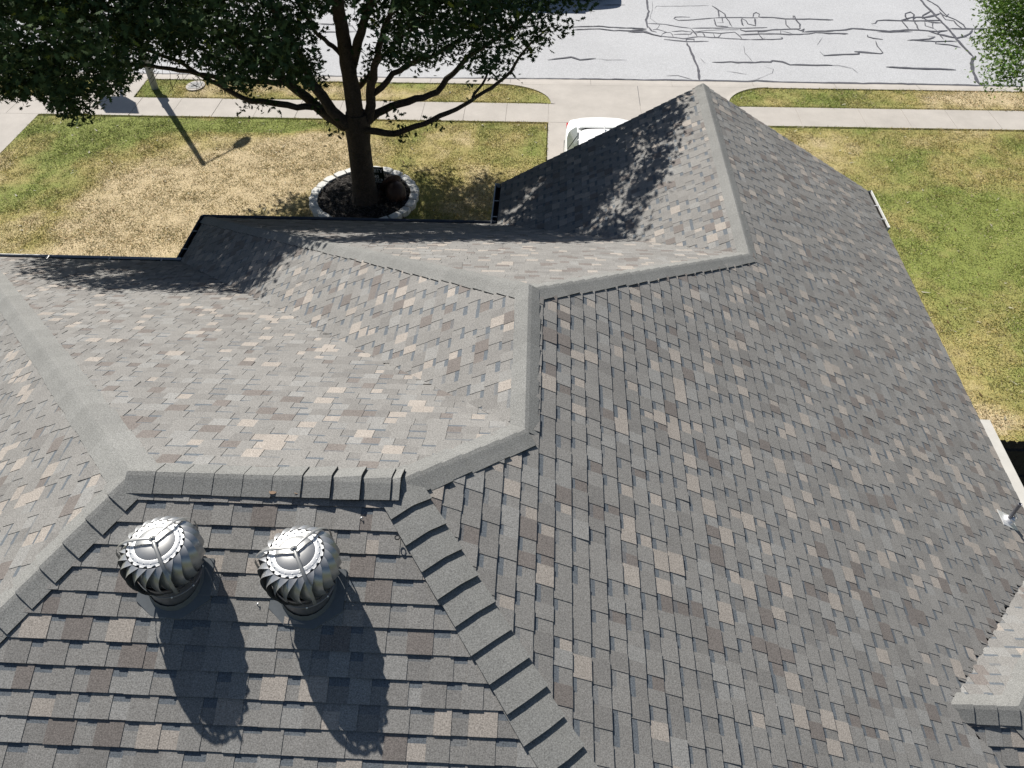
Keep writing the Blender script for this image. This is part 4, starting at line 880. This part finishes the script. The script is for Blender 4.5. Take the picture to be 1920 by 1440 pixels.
LI['m3'] = limb([T(652, 120, 3.4), T(630, 90, 3.8), T(608, 75, 4.1), T(585, 50, 4.6), T(540, -30, 5.6)], .06, .02, 8)
LI['L1'] = limb([c0, T(640, 225, 2.2), T(615, 195, 2.55), T(588, 160, 2.9), T(560, 100, 3.5), T(520, 30, 4.5), T(470, -70, 5.6)], .15, .03)
LI['L2'] = limb([c0, T(625, 222, 2.15), T(590, 195, 2.3), T(540, 155, 2.8), T(480, 110, 3.4), T(380, 40, 4.2), T(280, -40, 5.0)], .15, .03)
LI['L3'] = limb([T(625, 222, 2.15), T(597, 203, 2.3), T(560, 200, 2.45), T(500, 192, 2.6), T(450, 182, 2.75), T(400, 155, 3.0), T(345, 120, 3.3), T(290, 100, 3.6), T(200, 60, 4.2)], .085, .025)
LI['L4'] = limb([T(540, 155, 2.8), T(440, 150, 3.1), T(330, 130, 3.5), T(220, 120, 3.8), T(120, 130, 4.0), T(60, 150, 4.0)], .07, .02, 8)
LI['R1'] = limb([c0, T(694, 215, 2.25), T(694, 180, 2.7), T(700, 145, 3.2), T(706, 110, 3.7), T(720, 60, 4.4), T(745, -20, 5.4)], .13, .03)
LI['R2'] = limb([T(694, 178, 2.7), T(715, 165, 2.9), T(740, 135, 3.2), T(775, 118, 3.5), T(820, 100, 3.9), T(880, 60, 4.5), T(940, 0, 5.3)], .075, .02, 8)
LI['R3'] = limb([c0, T(700, 218, 2.15), T(740, 198, 2.35), T(780, 185, 2.5), T(815, 175, 2.6), T(842, 145, 3.0), T(880, 105, 3.5), T(950, 60, 4.2), T(1020, 0, 5.0)], .10, .025)
LI['R4'] = limb([c0, T(700, 246, 2.0), T(738, 250, 1.95), T(775, 240, 2.1), T(830, 215, 2.3), T(885, 188, 2.5), T(925, 160, 2.8), T(960, 133, 3.1), T(978, 100, 3.5), T(1030, 50, 4.1)], .085, .02)
LI['R5'] = limb([T(885, 188, 2.5), T(905, 155, 2.85), T(925, 125, 3.2), T(950, 80, 3.7)], .035, .012, 6)
LI['R6'] = limb([T(672, 165, 2.7), T(700, 130, 3.3), T(735, 85, 3.9), T(765, 60, 4.3), T(800, 20, 4.9)], .06, .02, 8)
for dx, dy in ((0, -3.2), (2.6, -2.2), (-2.6, -2.6), (2.4, 2.6), (-2.6, 2.4), (0, 3.5), (4, 0), (-4, 0), (1.3, -4.2), (-1.6, -4.2)):
    limb([np.array([.0, 0, 4.6]), np.array([dx*.4, dy*.4, 5.9]), np.array([dx*.8, dy*.8, 6.8]), np.array([dx*1.05, dy*1.05, 7.4])], .06, .015, 6)
# fine twigs reaching down below the left foliage
for _ in range(60):
    px = random.uniform(290, 470); h = random.uniform(2.9, 3.4); s = T(px, random.uniform(95, 150), h); e = s+np.array([random.uniform(-.35, .35), random.uniform(-.3, .3), random.uniform(-.45, -.1)])
    m2 = (s+e)/2+RNG.normal(0, .05, 3); tr.tube([s, m2, e], [.007, .005, .003], 4, cap=False)
tk = tr.build('trunk', M_BARK, oak, smooth=True)
# foliage envelope: lower limit of the leaves as seen along each sight line from the roof side
CT = [(-400, 185), (0, 185), (45, 190), (60, 165), (95, 195), (125, 228), (165, 230), (185, 195), (205, 178), (235, 160), (262, 125), (300, 108), (345, 118), (390, 142), (430, 160), (500, 150), (560, 160), (600, 150), (618, 80), (640, 55), (668, 40), (700, 60), (725, 120), (760, 125), (800, 130), (850, 120), (900, 140), (950, 150), (990, 108), (1022, 115), (1045, 80), (1070, 58), (1092, 45), (1112, 25), (1135, -10), (1180, -80), (1260, -300)]
CX = np.array([p[0] for p in CT]); CY = np.array([p[1] for p in CT])
def project(W_):
    d = W_-CAMP; z = d@FW; return 960+P['f']*(d@RT)/z, 720-P['f']*(d@UP)/z
# crown outline as the sun sees it (plan at 6 m height), read off the edge of its shadow
SHK = -SUN[:2]/SUN[2]
SHP = [(-6.7, 4.5), (-6.0, 5.1), (-4.4, 5.4), (-3.5, 5.8), (-2.3, 7.0), (-.3, 6.3), (.5, 5.4), (1.5, 4.0), (3.0, 1.8), (4.8, -.6), (5.6, -2.3), (5.2, -3.9), (4.4, -5.0), (2.9, -6.1), (1.2, -6.5), (-1, -6.5), (-2.6, -6.6), (-4.2, -5.4), (-5.6, -3.9), (-6.8, -2.4), (-7.1, 0), (-7.1, 2.5)]
def inpoly(pt, poly):
    x, y = pt[:, 0], pt[:, 1]; r = np.zeros(len(x), bool)
    for (x1, y1), (x2, y2) in zip(poly, poly[1:]+poly[:1]):
        c_ = ((y1 > y) != (y2 > y)) & (x < (x2-x1)*(y-y1)/((y2-y1) if y2 != y1 else 1e-9)+x1); r ^= c_
    return r
def crown(nclu, per, seed, hmin=2.5, sc=1.0):
    rg = np.random.default_rng(seed); n = nclu*14
    u_ = rg.normal(0, 1, (n, 3)); u_ /= np.linalg.norm(u_, axis=1)[:, None]; rad = rg.uniform(.12, 1, n)**.42
    nz = NZ(u_[:, 0]*4+9, u_[:, 1]*4+u_[:, 2]*5+9, 1.0, 3)
    Pw = u_*rad[:, None]*np.array([6.4, 6.3, 3.1])*sc*(.86+.3*nz)[:, None]+np.array([-.6, -.2, 5.7])
    lob = rg.normal(0, 1, (n//14, 3))*np.array([.8, .7, .45])+np.array([-5.4, -2.6, 3.9]); Pw = np.concatenate([Pw, lob])
    Pw = Pw[Pw[:, 2] > hmin]; W_ = Pw+TO; px, py = project(W_)
    XY6 = Pw[:, :2]+(Pw[:, 2:3]-6)*SHK; keep = inpoly(XY6+rg.normal(0, .14, (len(Pw), 2)), SHP); Pw, px, py = Pw[keep], px[keep], py[keep]
    lim = np.interp(px, CX, CY)-6+(NZ2(px/16+7, px*0+3, 1.0, 2)-.5)*44+rg.normal(0, 6, len(px)); ok = py < lim
    gap = NZ2(px/90+40, py/90+40, 1.0, 3)+NZ(Pw[:, 0]+50, Pw[:, 1]+50, 1.1, 3)*.5
    thin = np.exp(-((px-650)/75)**2-((py-65)/85)**2)*1.15+np.exp(-((px-330)/110)**2-((py-105)/28)**2)*.5+np.exp(-((px-830)/220)**2-((py-105)/40)**2)*.25+.10
    ok &= (rg.random(len(px)) > thin)
    Pw = Pw[ok]; 
    cl = NZ(Pw[:, 0]+60+Pw[:, 2]*.7, Pw[:, 1]+60-Pw[:, 2]*.5, .75, 2); Pw = Pw[cl > .36]
    rg.shuffle(Pw); Pw = Pw[:nclu]
    L = np.repeat(Pw, per, 0)+rg.normal(0, 1, (len(Pw)*per, 3))*np.array([.15, .15, .11]); px, py = project(L+TO)
    L = L[py < np.interp(px, CX, CY)+rg.uniform(-4, 22, len(px))]
    return L
Lf = np.concatenate([crown(5200, 18, 4), crown(6000, 18, 5, 6.3, 1.07)])  # second set: extra upper leaves added to thicken the shadow on the roof
# a few leafy sprigs low on the limbs
ex = []
for (px, py, h, n) in ((735, 205, 2.35, 26), (740, 222, 2.2, 14), (752, 250, 1.95, 40), (818, 230, 2.1, 18), (612, 205, 2.3, 30), (628, 245, 2.05, 22), (600, 190, 2.4, 26), (885, 165, 2.75, 16), (470, 188, 2.6, 40), (505, 200, 2.55, 30), (430, 165, 2.9, 40), (455, 200, 2.6, 14), (960, 140, 3.0, 10), (455, 160, 2.8, 50), (600, 150, 3, 40), (690, 100, 3.9, 50), (680, 130, 3.4, 30)):
    ex.append(T(px, py, h)[None]+RNG.normal(0, 1, (n, 3))*.11)
Lf = np.concatenate([Lf]+ex); n = len(Lf)
cv = NZ(Lf[:, 0]+80+Lf[:, 2], Lf[:, 1]+80-Lf[:, 2], .9, 2)[:, None]; base = np.array([.025, .046, .024])*(1-cv)+np.array([.062, .098, .034])*cv
cols = base*RNG.uniform(.7, 1.35, n)[:, None]; yl = RNG.random(n) < .015; cols[yl] = (.16, .19, .03)
o = leaf_mesh('crown', Lf, .071, cols, M_OAK, oak, seed=2)
# right-hand tree, mostly outside the frame
rt_ = (12.9, 15.9); elm = thing('yard_tree', (rt_[0], rt_[1], 0), 'bright green tree at the right edge above the street', 'tree')
tr = MB(); tr.tube([(0, 0, -.1), (0, 0, .4), (.02, 0, 1.5), (0, .05, 3.0), (-.05, .1, 4.4), (-.1, .1, 6.2)], [.24, .16, .13, .12, .08, .03], 12)
for a in range(11):
    an = a*.62; tr.tube([(0, .05, 2.8+.25*a), (-1.2*math.cos(an), 1.2*math.sin(an), 3.6+.25*a), (-2.6*math.cos(an), 2.6*math.sin(an), 4.1+.25*a)], [.06, .04, .012], 6)
for px, py, h in ((1850, 60, 4.1), (1868, 148, 4.0), (1880, 100, 4.3), (1895, 30, 4.6)):
    e = at(px, py, h)-np.array([*rt_, 0]); tr.tube([(-.2, .1, 3.6), e*.5+np.array([0, 0, 1.9]), e], [.06, .035, .008], 6)
tr.build('trunk', M_BARK, elm, smooth=True)
rg = np.random.default_rng(9); n = 60000; u_ = rg.normal(0, 1, (n, 3)); u_ /= np.linalg.norm(u_, axis=1)[:, None]; rad = rg.uniform(.25, 1, n)**.5
Pw = u_*rad[:, None]*np.array([4.6, 4.6, 2.2])+np.array([-.3, .2, 5.4])
px, py = project(Pw+np.array([*rt_, 0]))
E1x = np.array([-400, -90, 0, 25, 52, 78, 92, 100, 112, 120, 136, 142, 152, 163, 170]); E1v = np.array([1700, 1800, 1826, 1850, 1838, 1830, 1836, 1862, 1876, 1852, 1884, 1850, 1842, 1900, 2400])
ok = px > np.interp(py, E1x, E1v)+rg.normal(0, 4, n); ok &= (py < 166+rg.normal(0, 4, n)) | (px > 2000)
Pw = Pw[ok]; cl = NZ(Pw[:, 0]+60+Pw[:, 2], Pw[:, 1]+60-Pw[:, 2], .45, 2); Pw = Pw[cl > .40]; px, py = project(Pw+np.array([*rt_, 0])); near = (px < 2050)
Pw = np.concatenate([Pw[near][:2600], Pw[~near][:1600]])
L2_ = np.repeat(Pw, 16, 0)+rg.normal(0, .07, (len(Pw)*16, 3)); 
sp = [at(a, b_, h)[None]-np.array([*rt_, 0])+rg.normal(0, 1, (k, 3))*np.array([.17, .17, .10]) for a, b_, h, k in ((1862, 118, 4.1, 120), (1885, 100, 4.3, 200), (1905, 115, 4.2, 220), (1890, 132, 4.1, 120), (1855, 148, 4.0, 90), (1876, 152, 4.0, 80), (1900, 150, 4.0, 90), (1916, 140, 4.1, 120), (1848, 72, 4.3, 160), (1866, 84, 4.3, 160), (1875, 60, 4.4, 200), (1900, 80, 4.3, 260), (1915, 60, 4.4, 240), (1885, 20, 4.7, 200), (1905, 30, 4.6, 220), (1858, 22, 4.7, 80))]
L2_ = np.concatenate([L2_]+sp); n = len(L2_)
cols = np.array([.125, .21, .035])*rg.uniform(.55, 1.5, n)[:, None]*(1+rg.uniform(-.15, .15, (n, 1))*np.array([1.5, 0, 0]))
leaf_mesh('crown', L2_, .042, cols, M_ELM, elm, seed=3)
scene.render.resolution_x = 1024; scene.render.resolution_y = 768
